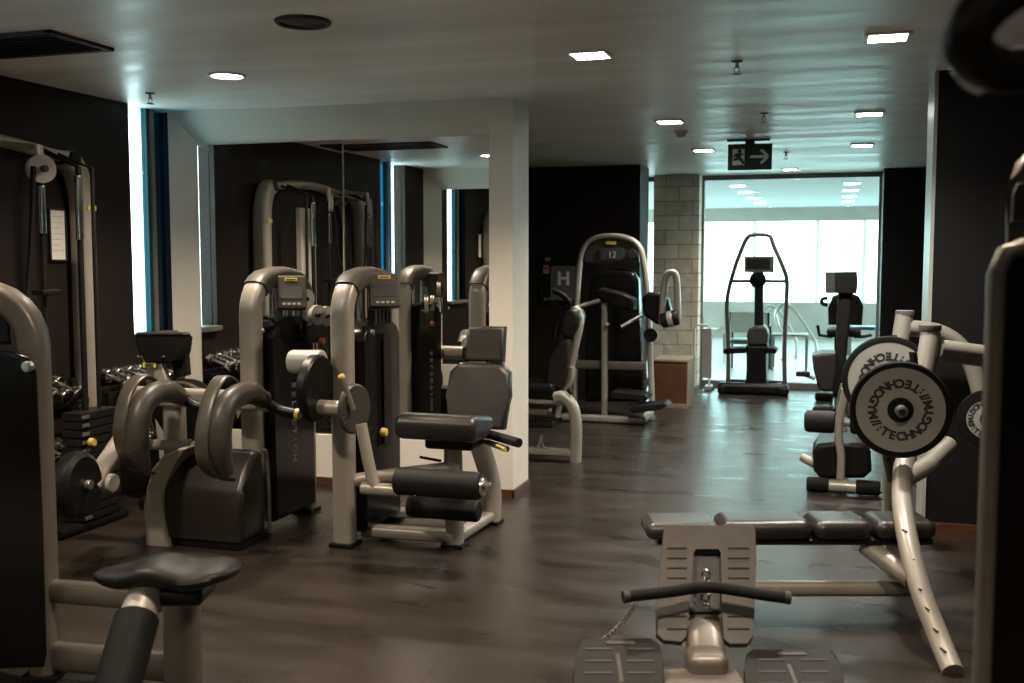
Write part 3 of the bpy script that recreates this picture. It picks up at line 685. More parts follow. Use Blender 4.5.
# ------------------------------------------------------------------ foreground leg machine at the picture's lower corner
A = Zp(46, 676); 
t = thing('glute_leg_machine', (-2.7, 3.1, 0), 'large dark blurred machine with shiny saddle seat, nearest the camera on the mirror side', 'exercise machine')
Au = Vector((A.x, A.y)); Bu = Au + Vector((-.60, -.19))
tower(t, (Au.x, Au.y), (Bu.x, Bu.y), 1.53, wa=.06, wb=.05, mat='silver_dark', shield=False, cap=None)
o = [Yp(-60, 672, A.y-.1), Yp(-60, 345, A.y-.1), Yp(10, 350, A.y-.1), Yp(30, 356, A.y-.1), Yp(37, 372, A.y-.1), Yp(43, 520, A.y-.1), Yp(47, 655, A.y-.1), Yp(44, 668, A.y-.1)]
MB().prism(o, ray(20, 500).normalized()*.16*Vector((1, 1, 0)).length/1.4142, .02, 3).build('weight_shield', 'shield', t, sharp=50)
o = [Yp(-60, 345, A.y-.05), Yp(-60, 290, A.y-.05), Yp(-2, 292, A.y-.05), Yp(8, 310, A.y-.05), Yp(12, 345, A.y-.05)]
MB().prism(o, ray(5, 300)*.12, .02, 3).build('display_housing', 'black', t)
c = Yp(25, 367, A.y-.13); MB().cyl(c, c+Yv*.03, .02).build('lock_button', 'steel', t)
P2 = Zp(184, 693)
for za, zz in ((.34, 0), (.085, 0)):
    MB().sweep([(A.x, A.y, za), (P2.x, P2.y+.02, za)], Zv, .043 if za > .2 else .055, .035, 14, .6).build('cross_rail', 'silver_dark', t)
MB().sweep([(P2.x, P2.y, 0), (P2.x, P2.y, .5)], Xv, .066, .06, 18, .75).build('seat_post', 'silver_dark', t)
a, b, c = D(152, 577, 3.62), D(138, 614, 3.5), D(112, 705, 3.28)
MB().tube([a, b, b.lerp(c, .3)], .06, 20).build('thigh_arm', 'silver', t)
MB().tube([b.lerp(c, .02), b.lerp(c, .05), b.lerp(c, .97), c], .074, 22, taper=lambda s: .9 if s in (0, 1) else 1).build('arm_sleeve', 'rubber', t)
# saddle seat: winged cushion
def saddle(c, wx, dy, axis):
    m = MB(); nx, ny = 48, 20; vs = []; fs = []; sd = Vector((-axis.y, axis.x, 0))
    for side in (0, 1):
        for i in range(nx+1):
            s = -1+2*i/nx
            wid = dy*(1-abs(s)**2.8)**.5*(.78+.22*s)
            top = .011*math.cos((s+.1)*6.0)*math.exp(-1.2*s*s) - .026*max(0, -s-.3)
            th = .052*(1-abs(s)**2.6)**.6 + .008
            for j in range(ny+1):
                v = -1+2*j/ny; k = (1-abs(v)**2.6)**.45 if abs(v) < 1 else 0
                z = top + (th*k*.55 if side == 0 else -th*k*.8)
                vs.append(c + axis*(s*wx) + sd*(v*wid) + Zv*z)
    n = (nx+1)*(ny+1)
    for side in (0, 1):
        for i in range(nx):
            for j in range(ny):
                q = side*n + i*(ny+1)+j; f = (q, q+1, q+ny+2, q+ny+1); fs.append(f if side else f[::-1])
    m._new(vs, fs); bmesh.ops.remove_doubles(m.bm, verts=list(m.bm.verts), dist=.0008)
    return m
saddle(D(167, 570, 3.6), .255, .17, (RT*1.0+Vector((0, 0, 0))).normalized()).build('seat', 'leather', t, sharp=70)
MB().box(D(174, 590, 3.64), (.25, .2, .06), RZ(YAW), .02, 3).build('seat_mount', 'black', t)

# ------------------------------------------------------------------ cable crossover machine by the dark wall
cx_, c1, c2 = -4.555, 5.48, 3.78
fx_ = cx_+.285                  # rods, stack and pulleys stand in front of the columns
t = thing('cable_crossover_machine', (cx_, 4.6, 0), 'tall cable crossover machine with arched top bar along the dark wall', 'exercise machine')
for yc, sg in ((c1, -1), (c2, 1)):
    MB().sweep([(cx_, yc-.02*sg, 0), (cx_, yc-.02*sg, 1.0), (cx_, yc-.02*sg, 1.87), (cx_, yc-.0*sg, 2.06), (cx_, yc+.05*sg, 2.18), (cx_, yc+.12*sg, 2.225)], Xv, .07, .065, 18, .65, 4).build('column', 'silver', t)
    MB().box((fx_+.01, yc+.38*sg, .03), (.15, .6, .06), None, .02).build('column_foot', 'black', t)
    yp = yc+sg*(.66 if sg < 0 else .42); yr = yc+sg*.35
    m = MB(); m.sweep([(cx_, yp+.0*sg, 2.26), (fx_, yp, 2.23), (fx_+.01, yp, 2.13)], Yv, .03, .018, 12, .7); m.build('pulley_bracket', 'silver', t)
    c = Vector((fx_+.02, yp, 2.11)); MB().lathe(c-Xv*.02, Vector((1, -.55, 0)), [(.02, 0), (.078, 0), (.078, .01), (.066, .02), (.078, .03), (.078, .04), (.02, .04)], 30).build('pulley', 'lightplastic', t)
    c = Vector((fx_+.045, yp-.02, 2.11)); MB().cyl(c, c+Vector((.03, -.016, 0)), .02).build('pulley_bolt', 'ink', t)
    MB().cyl((fx_, yp, 0), (fx_, yp, 2.2), .014).build('guide_rail', 'dark', t)
    MB().cyl((fx_+.01, yp, 1.75), (fx_+.01, yp, 2.02), .019).build('rail_sleeve', 'chrome', t)
    MB().box((fx_+.02, yp, 1.42), (.09, .15, .035), None, .01).build('carriage', 'black', t)
    MB().tube([(fx_, yr, .06), (fx_, yr, 2.15), (cx_+.02, yr, 2.26)], .018).build('guide_rod', 'dark', t)
    MB().tube([(fx_, yr-.12*sg, .06), (fx_, yr-.12*sg, 2.15), (cx_+.02, yr-.12*sg, 2.25)], .012).build('guide_rod', 'dark', t)
    MB().cyl((fx_, yr, 1.72), (fx_, yr, 2.1), .023).build('rod_sleeve', 'chrome', t)
    m = MB()
    for i in range(13): m.box((fx_+.02, yr-.02*sg, .085+i*.05), (.14, .34, .044), None, .004)
    m.build('weight_stack', 'dark', t)
    m = MB()
    for i in range(13): m.box((fx_+.097, yr+.12*sg, .085+i*.05), (.008, .06, .02), None, .002)
    m.build('weight_number_tag', 'silver_dark', t)
    MB().lathe((fx_+.1, yr+.1*sg, .535), Xv, [(.018, 0), (.026, .01), (.02, .04)], 16).build('selector_pin', 'gold', t)
    m = MB(); m.tube([(fx_+.02, yp+.07*sg, 2.12), (fx_+.03, yp+.12*sg, 1.7), (fx_+.05, yp+.2*sg, 1.3), (fx_+.06, yp+.22*sg, .95)], .014, 8, 3); m.build('cable', 'rubber', t)
    MB().box((cx_+.072, yc-.02*sg, 1.93), (.006, .08, .03), None, .001).build('badge', 'badge', t)
zb_ = 2.24
MB().sweep([(cx_, c1-.06, zb_), (cx_, c1-.25, zb_+.004), (cx_, c1-.5, zb_+.03), (cx_, c1-.75, zb_+.045), (cx_, c2+.75, zb_+.045), (cx_, c2+.5, zb_+.03), (cx_, c2+.25, zb_+.004), (cx_, c2+.06, zb_)], Xv, .05, .035, 16, .8, 5).build('top_bar', 'silver', t)
MB().cyl((cx_-.06, c1-.1, 2.225), (cx_+.07, c1-.1, 2.225), .045).build('bar_joint', 'black', t)

# ------------------------------------------------------------------ dumbbell rack
RACKS = ((5.63, 6.42, 'beyond the cable machine column'), (4.94, 5.40, 'behind the weight stack of the cable machine'))
for y0, y1, wh in RACKS:
    t = thing('dumbbell_rack', (-4.53, (y0+y1)/2, 0), 'low dark two tier dumbbell rack ' + wh, 'rack', 'dumbbell racks')
    for y in (y0, y1):
        MB().sweep([(-4.6, y, 0), (-4.59, y, .86)], Yv, .02, .018, 12, .6).build('upright', 'dark', t)
        MB().sweep([(-4.5, y, 0), (-4.5, y, .74)], Yv, .02, .016, 12, .6).build('upright', 'dark', t)
    for z in (.33, .72):
        for dx, dz in ((-.04, .03), (.035, .0)): MB().sweep([(-4.54+dx, y0-.02, z+dz), (-4.53+dx, y1+.02, z+dz)], Zv, .02, .014, 12, .6).build('shelf_rail', 'dark', t)
def dumbbell(c, label):
    t = thing('dumbbell', c, label, 'dumbbell', 'chrome dumbbells on the rack'); ax = Vector((1, -.1, -.33)).normalized()
    MB().cyl(c-ax*.07, c+ax*.07, .014, .003, 14).build('handle', 'steel', t)
    for s in (-1, 1):
        MB().lathe(c+ax*(s*.06), ax*s, [(.02, 0), (.045, .004), (.05, .012), (.05, .045), (.044, .056), (.022, .06)], 20).build('head', 'chrome', t)
    for s in (-1, 1):
        MB().lathe(c+ax*(s*.118), ax*s, [(.034, 0), (.034, .004), (.02, .005)], 16).build('end_cap', 'dark', t)
    return t
ordn = ['first', 'second', 'third', 'fourth', 'fifth', 'sixth', 'seventh', 'eighth', 'ninth', 'tenth', 'eleventh']
d0 = None
for z, nm in ((.815, 'upper'), (.425, 'lower')):
    for r_, (y0, y1, wh) in enumerate(RACKS):
        for i in range(6 if r_ == 0 else 3):
            c = Vector((-4.512, y0+.1+i*.112, z))
            lb = 'chrome dumbbell, %s on the %s tier of the rack %s' % (ordn[i], nm, 'beyond the cable column' if r_ == 0 else 'behind the weight stack')
            if d0 is None: d0 = dumbbell(c, lb)
            else: dup(d0, c, lb)

# ------------------------------------------------------------------ bike below the narrow window
t = thing('exercise_bike', (-3.98, 6.0, 0), 'black upright exercise bike with silver stem below the narrow window', 'exercise bike')
def FB(x, y, dd=6.75): return D(x, y, dd)
m = MB()
o = [FB(134, 336), FB(137, 333), FB(180, 333), FB(184, 337), FB(182, 352), FB(178, 360), FB(170, 363), FB(146, 363), FB(138, 352)]
MB().prism(o, FW*Vector((1, 1, 0)).length*.14, .015, 3).build('console', 'black', t)
MB().prism([FB(135, 334.5, 6.74), FB(137, 332, 6.74), FB(181, 332, 6.74), FB(184, 334.5, 6.74)], FW*.16, .003).build('console_ledge', 'cap', t)
m = MB()
for q in ((138, 356), (163, 357)): c = FB(*q, 6.735); m.cyl(c, c+FW*.03, .008, .002, 10)
m.build('bolt', 'chrome', t)
stem = MB().prism([FB(141, 357, 6.78), FB(160, 357, 6.78), FB(171, 395, 6.74), (FB(176, 470, 6.74)), FB(160, 470, 6.74), FB(152, 395, 6.78)], FW*.09, .012, 3).build('stem', 'silver', t)
o = [FB(143, 362.5, 6.765), FB(156, 362.5, 6.765), FB(156, 367.5, 6.755), FB(143, 367.5, 6.765)]
MB().prism(o, -FW*.006, .001).build('badge', 'badge', t)
MB().prism([FB(145.5, 364, 6.755), FB(153.5, 364, 6.755), FB(153.5, 366, 6.748), FB(145.5, 366, 6.755)], -FW*.004).build('badge_mark', 'ink', t)
MB().prism([FB(167, 340, 6.85), FB(184, 340, 6.85), FB(187, 375, 6.85), FB(174, 380, 6.85)], FW*.1, .01, 2).build('stem_cover', 'black', t)
c = FB(186, 415, 6.8); ax = (FW+RT*.5)*Vector((1, 1, 0)).length; ax.z = 0
ax = Vector((-.05, 1, 0))
MB().lathe(c-ax*.08, ax, [(.02, 0), (.2, 0), (.235, .03), (.24, .08), (.235, .13), (.2, .16), (.02, .16)], 40).build('wheel_cover', 'black', t)
MB().ring(c-ax*.06, ax, .215, .018).build('cover_rim', 'cap', t)
m = MB(); q = Vector((c.x, c.y, 0)); m.box((q.x, q.y, .05), (.36, .12, .1), None, .03); m.box((q.x-.16, q.y, .04), (.1, .5, .08), None, .03); m.box((q.x+.16, q.y, .04), (.1, .5, .08), None, .03); m.build('base', 'black', t)
m = MB(); q = FB(165, 470, 6.75); m.sweep([Vector((q.x, q.y+.05, .08)), Vector((q.x, q.y+.05, q.z+.05))], Xv, .06, .05, 14, .7); m.build('lower_stem', 'silver_dark', t)
for s in (-1, 1):
    MB().box((c.x+s*.0, c.y+.16*s, .32), (.1, .08, .03), None, .01).build('pedal', 'rubber', t)

# ------------------------------------------------------------------ glute machine at the dark back wall
yG = 10.45
def G(x, y, Y=yG): return Yp(x, y, Y)
t = thing('standing_glute_machine', (G(612, 415).x, yG, 0), 'tall arched silver machine with black shield against the dark back wall', 'exercise machine')
fr = [(574, 414), (575, 370), (577, 300), (580, 262), (586, 245), (597, 238), (612, 236), (626, 238), (637, 244), (643, 258), (648, 300), (650, 350), (652, 408)]
MB().sweep([G(*p) for p in fr], Yv, .05, .03, 16, .7, 3).build('tower_frame', 'silver', t)
MB().prism([G(584, 262, yG-.03), G(585, 248, yG-.03), G(600, 239, yG-.03), G(624, 239, yG-.03), G(637, 246, yG-.03), G(639, 262, yG-.03), G(625, 265, yG-.03), G(600, 265, yG-.03)], Yv*.1, .012, 3).build('console', 'cap', t)
MB().prism([G(600, 248, yG-.034), G(624, 248, yG-.034), G(624, 260, yG-.034), G(600, 260, yG-.034)], -Yv*.008, .002).build('screen', 'screen', t)
MB().text('12', Matrix.Translation(G(612, 255, yG-.0435)) @ Matrix.Rotation(PI/2, 4, 'X'), .09, .001).build('screen_digits', 'printgrey', t)
MB().prism([G(606, 241.5, yG-.034), G(616, 241.5, yG-.034), G(616, 244.5, yG-.034), G(606, 244.5, yG-.034)], -Yv*.008, .001).build('badge', 'badge', t)
c = G(632, 254, yG-.04); MB().cyl(c, c-Yv*.02, .05).build('console_knob', 'ink', t)
o = [(584, 402), (586, 330), (589, 280), (596, 272), (606, 269), (622, 269), (633, 272), (638, 280), (640, 330), (642, 402)]
MB().prism([G(x, y, yG-.05) for x, y in o], Yv*.18, .05, 4).build('weight_shield', 'shield', t)
yF = 10.1
MB().sweep([Vector((G(604.5, 415, yF).x, yF, 0)), Vector((G(604.5, 300, yF).x, yF, G(604, 303, yF).z))], Xv, .032, .03, 14, .7).build('front_post', 'silver', t)
MB().prism([G(594, 292, yF-.1), G(600, 288, yF-.1), G(622, 293, yF-.1), G(634, 299, yF-.1), G(633, 310, yF-.1), G(628, 311, yF-.1), G(618, 303, yF-.1), G(600, 300, yF-.1)], Yv*.22, .03, 4).build('elbow_pad', 'leather', t, sharp=60)
MB().tube([G(572, 309, yF-.15), G(600, 300, yF-.05)], .022).build('hand_grip', 'silver', t)
MB().cyl(G(607, 324, yF-.05), G(607, 324, yF-.09), .018).build('selector_pin', 'gold', t)
hub = G(655, 306, yF)
MB().prism([G(641, 298, yF), G(648, 292, yF), G(661, 292, yF), G(668, 300, yF), G(672, 318, yF), G(666, 326, yF), G(655, 324, yF), G(643, 315, yF)], Yv*.18, .04, 4).build('cam_housing', 'black', t, sharp=60)
MB().sweep([G(662, 325, yF-.02), G(663, 298, yF-.02), G(666, 277, yF-.02), G(671, 272.5, yF-.02), G(676, 276, yF-.02), G(677.5, 300, yF-.02), G(678, 320, yF-.02)], Yv, .05, .032, 16, .7, 4).build('swing_arm', 'silver', t)
MB().cyl(G(661, 321, yF-.06), G(679, 317, yF-.06), .075, .02).build('leg_roller', 'foam', t)
MB().cyl(G(668, 319.5, yF-.062), G(673, 318.4, yF-.062), .08, .005).build('roller_band', 'lightplastic', t)
MB().tube([G(642, 315, yF-.05), G(621, 327, yF-.2)], .018).build('start_lever', 'steel', t)
m = MB(); y1 = 10.15
xl, xr = G(576, 412).x, G(650, 412).x
m.sweep([(xl, yG, .04), (xl+.02, 9.98, .04)], Zv, .035, .04, 14, .6); m.sweep([(xr, yG, .04), (xr, 9.98, .04)], Zv, .035, .04, 14, .6); m.sweep([(xl-.02, 9.98, .04), (xr+.02, 9.98, .04)], Zv, .035, .04, 14, .6); m.build('base_rail', 'silver', t)
MB().sweep([(xl, yF+.1, .55), (xr, yF+.1, .55)], Zv, .045, .03, 14, .6).build('brace', 'silver_dark', t)
MB().prism([G(610, 394, 9.95), G(613, 391, 9.95), G(645, 395, 9.95), G(648, 399, 9.95), G(645, 401, 9.95), G(612, 399, 9.95)], Yv*.3, .012, 3).build('foot_plate', 'footdark', t)
MB().prism([G(628, 409, 9.8), G(633, 406, 9.8), G(664, 403, 9.8), G(668, 406, 9.8), G(660, 410, 9.8), G(632, 413.5, 9.8)], Yv*.3, .012, 3).build('foot_plate', 'footdark', t)
c = G(651, 335, yG-.06); MB().lathe(c, -Yv, [(.01, 0), (.07, 0), (.07, .03), (.01, .03)], 24).build('pulley', 'dark', t)

# ------------------------------------------------------------------ chest machine half hidden by the pillar
yQ = 7.95
def S(x, y, Y=yQ): return Yp(x, y, Y)
t = thing('chest_press_machine', (S(560, 460).x, yQ, 0), 'black padded seat machine with bent silver leg half behind the white pillar', 'exercise machine')
def crop2(pts, s=4.02, ox=525, oy=300): return [(ox+x/s, oy+y/s) for x, y in pts]
MB().prism([S(x, y) for x, y in crop2([(80, 345), (78, 300), (98, 235), (130, 165), (152, 152), (176, 160), (180, 185), (172, 240), (160, 310), (150, 350), (130, 358), (100, 356)])], Yv*.3, .04, 4).build('backrest', 'leather_brown', t, sharp=60)
MB().prism([S(x, y) for x, y in crop2([(140, 130), (142, 70), (158, 38), (185, 30), (208, 45), (216, 75), (205, 110), (180, 148), (158, 150)])], Yv*.28, .04, 4).build('headrest', 'leather_brown', t, sharp=60)
MB().sweep([S(x, y, yQ+.15) for x, y in crop2([(200, 30), (216, 52), (222, 90), (210, 150), (192, 230), (172, 320), (150, 390)])], Yv, .06, .028, 16, .7, 3).build('back_frame', 'silver', t)
MB().sweep([S(x, y, yQ+.1) for x, y in crop2([(190, 270), (184, 330), (140, 420), (132, 470)])], Yv, .045, .02, 14, .7, 3).build('rear_strut', 'silver', t)
m = MB(); p = [S(x, y, yQ) for x, y in crop2([(120, 392), (150, 388), (180, 412), (198, 450), (206, 520), (204, 600), (203, 648)])]
p[-1].z = 0
MB().sweep(p, Yv, .055, .045, 16, .7, 4).build('front_leg', 'silver', t)
a = p[-1]; m.sweep([(a.x, yQ, .07), (a.x-.75, yQ, .07)], Zv, .03, .045, 14, .6); m.sweep([(a.x-.7, yQ, .07), (a.x-.7, yQ+.6, .07)], Zv, .03, .045, 14, .6); m.build('base_rail', 'silver', t)
MB().sweep([(a.x-.66, yQ, .0), (a.x-.64, yQ, .55)], Yv, .05, .045, 14, .7).build('seat_post', 'silver', t)
q = S(540, 388); MB().box((q.x-.12, yQ+.1, q.z), (.5, .36, .09), None, .035, 4).build('seat', 'leather', t, sharp=60)
q = S(548, 402); MB().box((q.x-.05, yQ+.08, q.z), (.34, .2, .035), None, .012, 3).build('seat_plate', 'silver', t)
for yy, ww in ((412, .2), (424, .28)):
    q = S(536, yy); MB().box((q.x, yQ+.05, q.z), (ww, .16, .05), None, .015, 3).build('adjusting_plate', 'silver_dark' if yy < 420 else 'footdark', t)
MB().tube([S(x, y, yQ-.02) for x, y in crop2([(35, 600), (58, 580), (66, 540), (72, 590), (110, 598), (120, 602)])], .014, 10, 3).build('foot_lever', 'steel', t)
def c1(pts): return [(525+x/7.59, 240+y/7.59) for x, y in pts]
MB().tube([S(x, y, yQ-.05) for x, y in c1([(215, 385), (270, 410), (320, 450), (340, 485), (320, 515), (270, 520), (225, 500), (200, 470)])], .022, 12, 4).build('press_handle', 'rubber', t)
MB().tube([S(x, y, yQ+.1) for x, y in c1([(345, 510), (270, 600), (240, 680), (235, 740)])], .03, 12, 4).build('press_arm', 'dark', t)
MB().cyl(S(568, 388, yQ-.02), S(572, 394, yQ-.02), .02).build('pivot_knob', 'dark', t)

# ------------------------------------------------------------------ elliptical stepper in front of the glass
yE = 12.75
def E_(x, y, Y=yE): return Yp(x, y, Y)
def ce(pts): return [(710+x/3.9, 225+y/3.9) for x, y in pts]
t = thing('stepper_machine', (E_(757, 390).x, yE, 0), 'stepping machine with tall looped handrail frame in front of the glass wall', 'exercise machine')
MB().tube([E_(x, y) for x, y in ce([(70, 620), (72, 480), (66, 330), (72, 260), (96, 170), (130, 80), (148, 48), (170, 38), (215, 38), (236, 46), (250, 85), (285, 165), (300, 220), (296, 330), (290, 480), (292, 620)])], .026, 12, 4).build('handrail_frame', 'silver_dark', t)
q0, q1 = E_(731, 281), E_(786, 281); MB().tube([Vector((q0.x, yE, q0.z)), Vector((q1.x, yE, q0.z))], .02).build('cross_rail', 'silver_dark', t)
MB().prism([E_(x, y, yE-.08) for x, y in ce([(134, 122), (250, 120), (248, 185), (134, 185)])], Yv*.09, .012, 3).build('display', 'lightplastic', t)
MB().prism([E_(x, y, yE-.084) for x, y in ce([(142, 130), (234, 129), (234, 172), (142, 173)])], -Yv*.006, .002).build('screen', 'screen', t)
MB().prism([E_(x, y, yE-.06) for x, y in ce([(174, 185), (208, 185), (207, 300), (210, 420), (172, 420)])], Yv*.1, .015, 3).build('column', 'dark', t)
c = E_(757.5, 280, yE-.08); MB().lathe(c, Yv, [(.02, 0), (.09, .01), (.1, .04), (.09, .09), (.02, .1)], 24).build('column_hub', 'black', t)
MB().prism([E_(x, y, yE-.12) for x, y in ce([(142, 430), (150, 405), (175, 392), (208, 392), (222, 408), (228, 432), (222, 470), (146, 470)])], Yv*.3, .04, 4).build('motor_cover', 'cap', t)
MB().prism([E_(x, y, yE-.1) for x, y in ce([(140, 470), (222, 470), (218, 560), (222, 640), (136, 640), (142, 560)])], Yv*.4, .03, 3).build('housing', 'black', t)
m = MB(); m.prism([E_(x, y, yE-.05) for x, y in ce([(48, 492), (60, 482), (140, 480), (140, 500), (60, 504)])], Yv*.34, .01, 2); m.build('pedal', 'rubber', t)
m = MB(); m.prism([E_(x, y, yE-.05) for x, y in ce([(222, 480), (250, 480), (262, 490), (256, 502), (222, 500)])], Yv*.34, .01, 2); m.build('pedal', 'rubber', t)
m = MB(); xl, xr = E_(719, 390).x, E_(789, 390).x
m.box(((xl+xr)/2, yE-.1, .07), (xr-xl, .16, .14), None, .05, 3); m.box(((xl+xr)/2, yE+.4, .06), ((xr-xl)*.86, .14, .12), None, .05, 3); m.box(((xl+xr)/2, yE+.15, .06), (.22, .6, .1), None, .03, 3)
m.build('base', 'black', t)
m = MB(); m.box((xl+.05, yE-.1, .05), (.1, .2, .1), None, .03, 3); m.box((xr-.05, yE-.1, .05), (.1, .2, .1), None, .03, 3); m.build('end_cap', 'rubber', t)

# ------------------------------------------------------------------ recumbent bike in front of the glass
yB = 11.2
def B_(x, y, Y=yB): return Yp(x, y, Y)
def cb(pts): return [(790+x/4.71, 255+y/4.71) for x, y in pts]
t = thing('recumbent_bike', (B_(838, 400).x, yB, 0), 'dark recumbent bike with square console and padded back in front of the glass wall', 'exercise bike')
MB().prism([B_(x, y) for x, y in cb([(168, 80), (316, 78), (320, 130), (314, 182), (168, 180)])], Yv*.08, .012, 3).build('console', 'dark', t)
MB().prism([B_(x, y, yB-.002) for x, y in cb([(166, 84), (212, 82), (212, 178), (166, 178)])], -Yv*.01, .003).build('console_side', 'screen', t)
m = MB(); m.sweep([B_(x, y, yB+.1) for x, y in cb([(262, 130), (256, 260), (246, 380)])], Xv, .07, .05, 16, .6); m.sweep([B_(x, y, yB+.1) for x, y in cb([(246, 380), (236, 520), (228, 640)])], Xv, .06, .05, 16, .6); m.build('column', 'footdark', t)
MB().prism([B_(x, y, yB+1.0) for x, y in cb([(180, 330), (178, 250), (200, 195), (230, 182), (290, 180), (326, 195), (345, 240), (340, 332)])], Yv*.12, .03, 3).build('backrest', 'leather', t)
MB().prism([B_(x, y, yB+.55) for x, y in cb([(172, 352), (334, 350), (334, 388), (172, 388)])], Yv*.45, .03, 3).build('seat', 'leather', t)
MB().tube([B_(x, y, yB+.9) for x, y in cb([(178, 205), (158, 205), (148, 218), (158, 232), (178, 236)])], .022, 10, 4).build('hand_grip', 'rubber', t)
MB().tube([B_(x, y, yB+.6) for x, y in cb([(130, 330), (138, 378), (200, 386)])], .018, 10).build('side_bar', 'dark', t)
MB().tube([B_(x, y, yB+.6) for x, y in cb([(300, 386), (350, 384), (385, 376)])], .018, 10).build('side_bar', 'dark', t)
MB().prism([B_(x, y, yB-.1) for x, y in cb([(102, 475), (150, 462), (215, 465), (222, 560), (212, 640), (160, 645), (132, 630), (110, 540)])], Yv*.5, .04, 4).build('drive_cover', 'leather_brown', t, sharp=60)
MB().box(B_(803, 374, yB-.02), (.14, .1, .05), None, .012).build('pedal', 'rubber', t)
MB().tube([B_(805, 375, yB), B_(815, 379, yB)], .018, 10).build('crank', 'steel', t)
c = B_(838, 400); m = MB(); m.box((c.x, yB+.5, .05), (.12, 1.4, .1), None, .03); m.box((c.x, yB-.1, .05), (.5, .1, .1), None, .03); m.box((c.x, yB+1.1, .05), (.5, .1, .1), None, .03)
m.build('base', 'black', t)
m = MB(); m.sweep([(c.x, yB+.75, .05), (c.x, yB+.75, .48)], Xv, .06, .06, 12, .7); m.sweep([(c.x, yB+.9, .45), (c.x, yB+1.04, .75)], Xv, .05, .02, 12, .7); m.build('seat_post', 'dark', t)

# ------------------------------------------------------------------ ab bench with rollers
yA = 7.42
def A_(x, y, Y=yA): return Yp(x, y, Y)
def ca(pts): return [(780+x/2.844, 280+y/2.844) for x, y in pts]
t = thing('sit_up_bench', (A_(840, 490).x, yA, 0), 'low silver sit-up bench with black rollers beyond the weight plates', 'bench')
MB().cyl(Vector((A_(804, 422).x, yA+.05, A_(804, 422).z)), Vector((A_(836, 422).x, yA+.05, A_(804, 422).z)), .078, .03).build('foot_roller', 'foam', t)
MB().cyl(Vector((A_(850, 422).x, yA+.05, A_(804, 422).z)), Vector((A_(880, 422).x, yA+.05, A_(804, 422).z)), .078, .03).build('foot_roller', 'foam', t)
MB().sweep([A_(x, y, yA+.0) for x, y in ca([(172, 565), (174, 500), (166, 440), (172, 380), (186, 320), (184, 305)])], Xv, .028, .026, 14, .8, 3).build('front_post', 'silver', t)
MB().tube([A_(x, y, yA+.05) for x, y in ca([(165, 380), (172, 322), (180, 302), (190, 306), (192, 330), (196, 385)])], .022, 12, 4).build('grip_loop', 'chrome', t)
MB().tube([A_(x, y, yA+.05) for x, y in ca([(160, 405), (215, 405)])], .03, 12).build('roller_axle', 'silver', t)
MB().prism([A_(x, y, yA+.06) for x, y in ca([(92, 490), (108, 466), (170, 460), (236, 466), (258, 488), (262, 545), (240, 566), (116, 566), (95, 545)])], Yv*.45, .04, 4).build('end_pad', 'leather', t, sharp=60)
MB().prism([A_(x, y, yA+.5) for x, y in ca([(110, 470), (240, 470), (240, 500), (110, 500)])], Yv*.9, .03, 4).build('bench_pad', 'leather', t, sharp=60)
a0, a1 = A_(808, 486), A_(877, 486)
MB().cyl((a0.x+.05, yA-.03, .05), (a1.x-.05, yA-.03, .05), .042).build('base_bar', 'silver', t)
for xa, xb in ((a0.x-.01, a0.x+.14), (a1.x-.14, a1.x+.02)): MB().cyl((xa, yA-.03, .053), (xb, yA-.03, .053), .052, .015).build('rubber_foot', 'rubber', t)
m = MB(); cxa = (a0.x+a1.x)/2; m.sweep([(cxa, yA-.03, .06), (cxa, yA+1.5, .06)], Zv, .035, .04, 14, .6); m.sweep([(cxa, yA+1.2, .05), (cxa, yA+1.2, .42)], Xv, .04, .035, 12, .7); m.cyl((cxa-.16, yA+1.5, .04), (cxa+.16, yA+1.5, .04), .04); m.build('frame', 'silver', t)
MB().tube([A_(802, 457, yA+.35), A_(815, 464, yA+.3)], .032, 12).build('side_handle', 'lightplastic', t)

# ------------------------------------------------------------------ plate loaded bench rack
t = thing('olympic_bench', D(800, 580, 4.7)*1.0, 'silver plate rack with long black padded bench standing on the open floor', 'bench')
t.location.z = 0
rY = RZ(YAW)
def cc2(pts): return [(560+x/2.207, 480+y/2.207) for x, y in pts]
db = 4.72
for k, (xa, xb, yt, yb2, nm) in enumerate(((643, 716, 518, 541, 'head_pad'), (717, 806.5, 514, 546, 'bench_pad'), (808, 866, 516, 547, 'bench_pad'), (868, 928, 516, 547, 'bench_pad'))):
    pa, pb_ = D(xa, 530, db), D(xb, 530, db); c = (pa+pb_)/2; c.z = .40 if k else .395
    th = .09 if k else .08
    MB().box(c, ((pb_-pa).length, .245, th), rY @ Matrix.Rotation(0 if k != 1 else -.015, 3, 'Y'), .044, 5).build(nm, 'leather_gloss', t, sharp=60)
pa, pb_ = D(655, 545, db), D(925, 545, db); pa.z = pb_.z = .345
MB().sweep([pa, pb_], Zv, .02, .09, 12, .6).build('pad_board', 'black', t)
pa, pb_ = D(700, 586, db), D(918, 586, db); pa.z = pb_.z = .112
MB().sweep([pa, pb_], Zv, .036, .032, 18, .95).build('floor_beam', 'silver', t)
m = MB(); q = D(705, 588, db); m.sweep([(q.x, q.y, 0), (q.x, q.y, .34)], RT, .04, .04, 14, .7); m.sweep([Vector((q.x, q.y, .04))-Vector((-_sy, _cy, 0))*.25, Vector((q.x, q.y, .04))+Vector((-_sy, _cy, 0))*.25], Zv, .03, .04, 14, .7); m.build('front_leg', 'silver', t)
MB().tube([D(866, 546, 4.7), D(912, 579, 4.5)], .043, 16).build('brace', 'silver', t)
leg = [D(931, 332, 5.12), D(922, 385, 5.08), D(908, 440, 5.04), D(902, 484, 4.84), D(905, 525, 4.56), D(919, 585, 4.32), D(938, 635, 4.17), Zp(953, 672, .01)]
MB().tube(leg, .043, 18, 4, taper=lambda s: 1.12-.15*s).build('upright', 'silver', t)
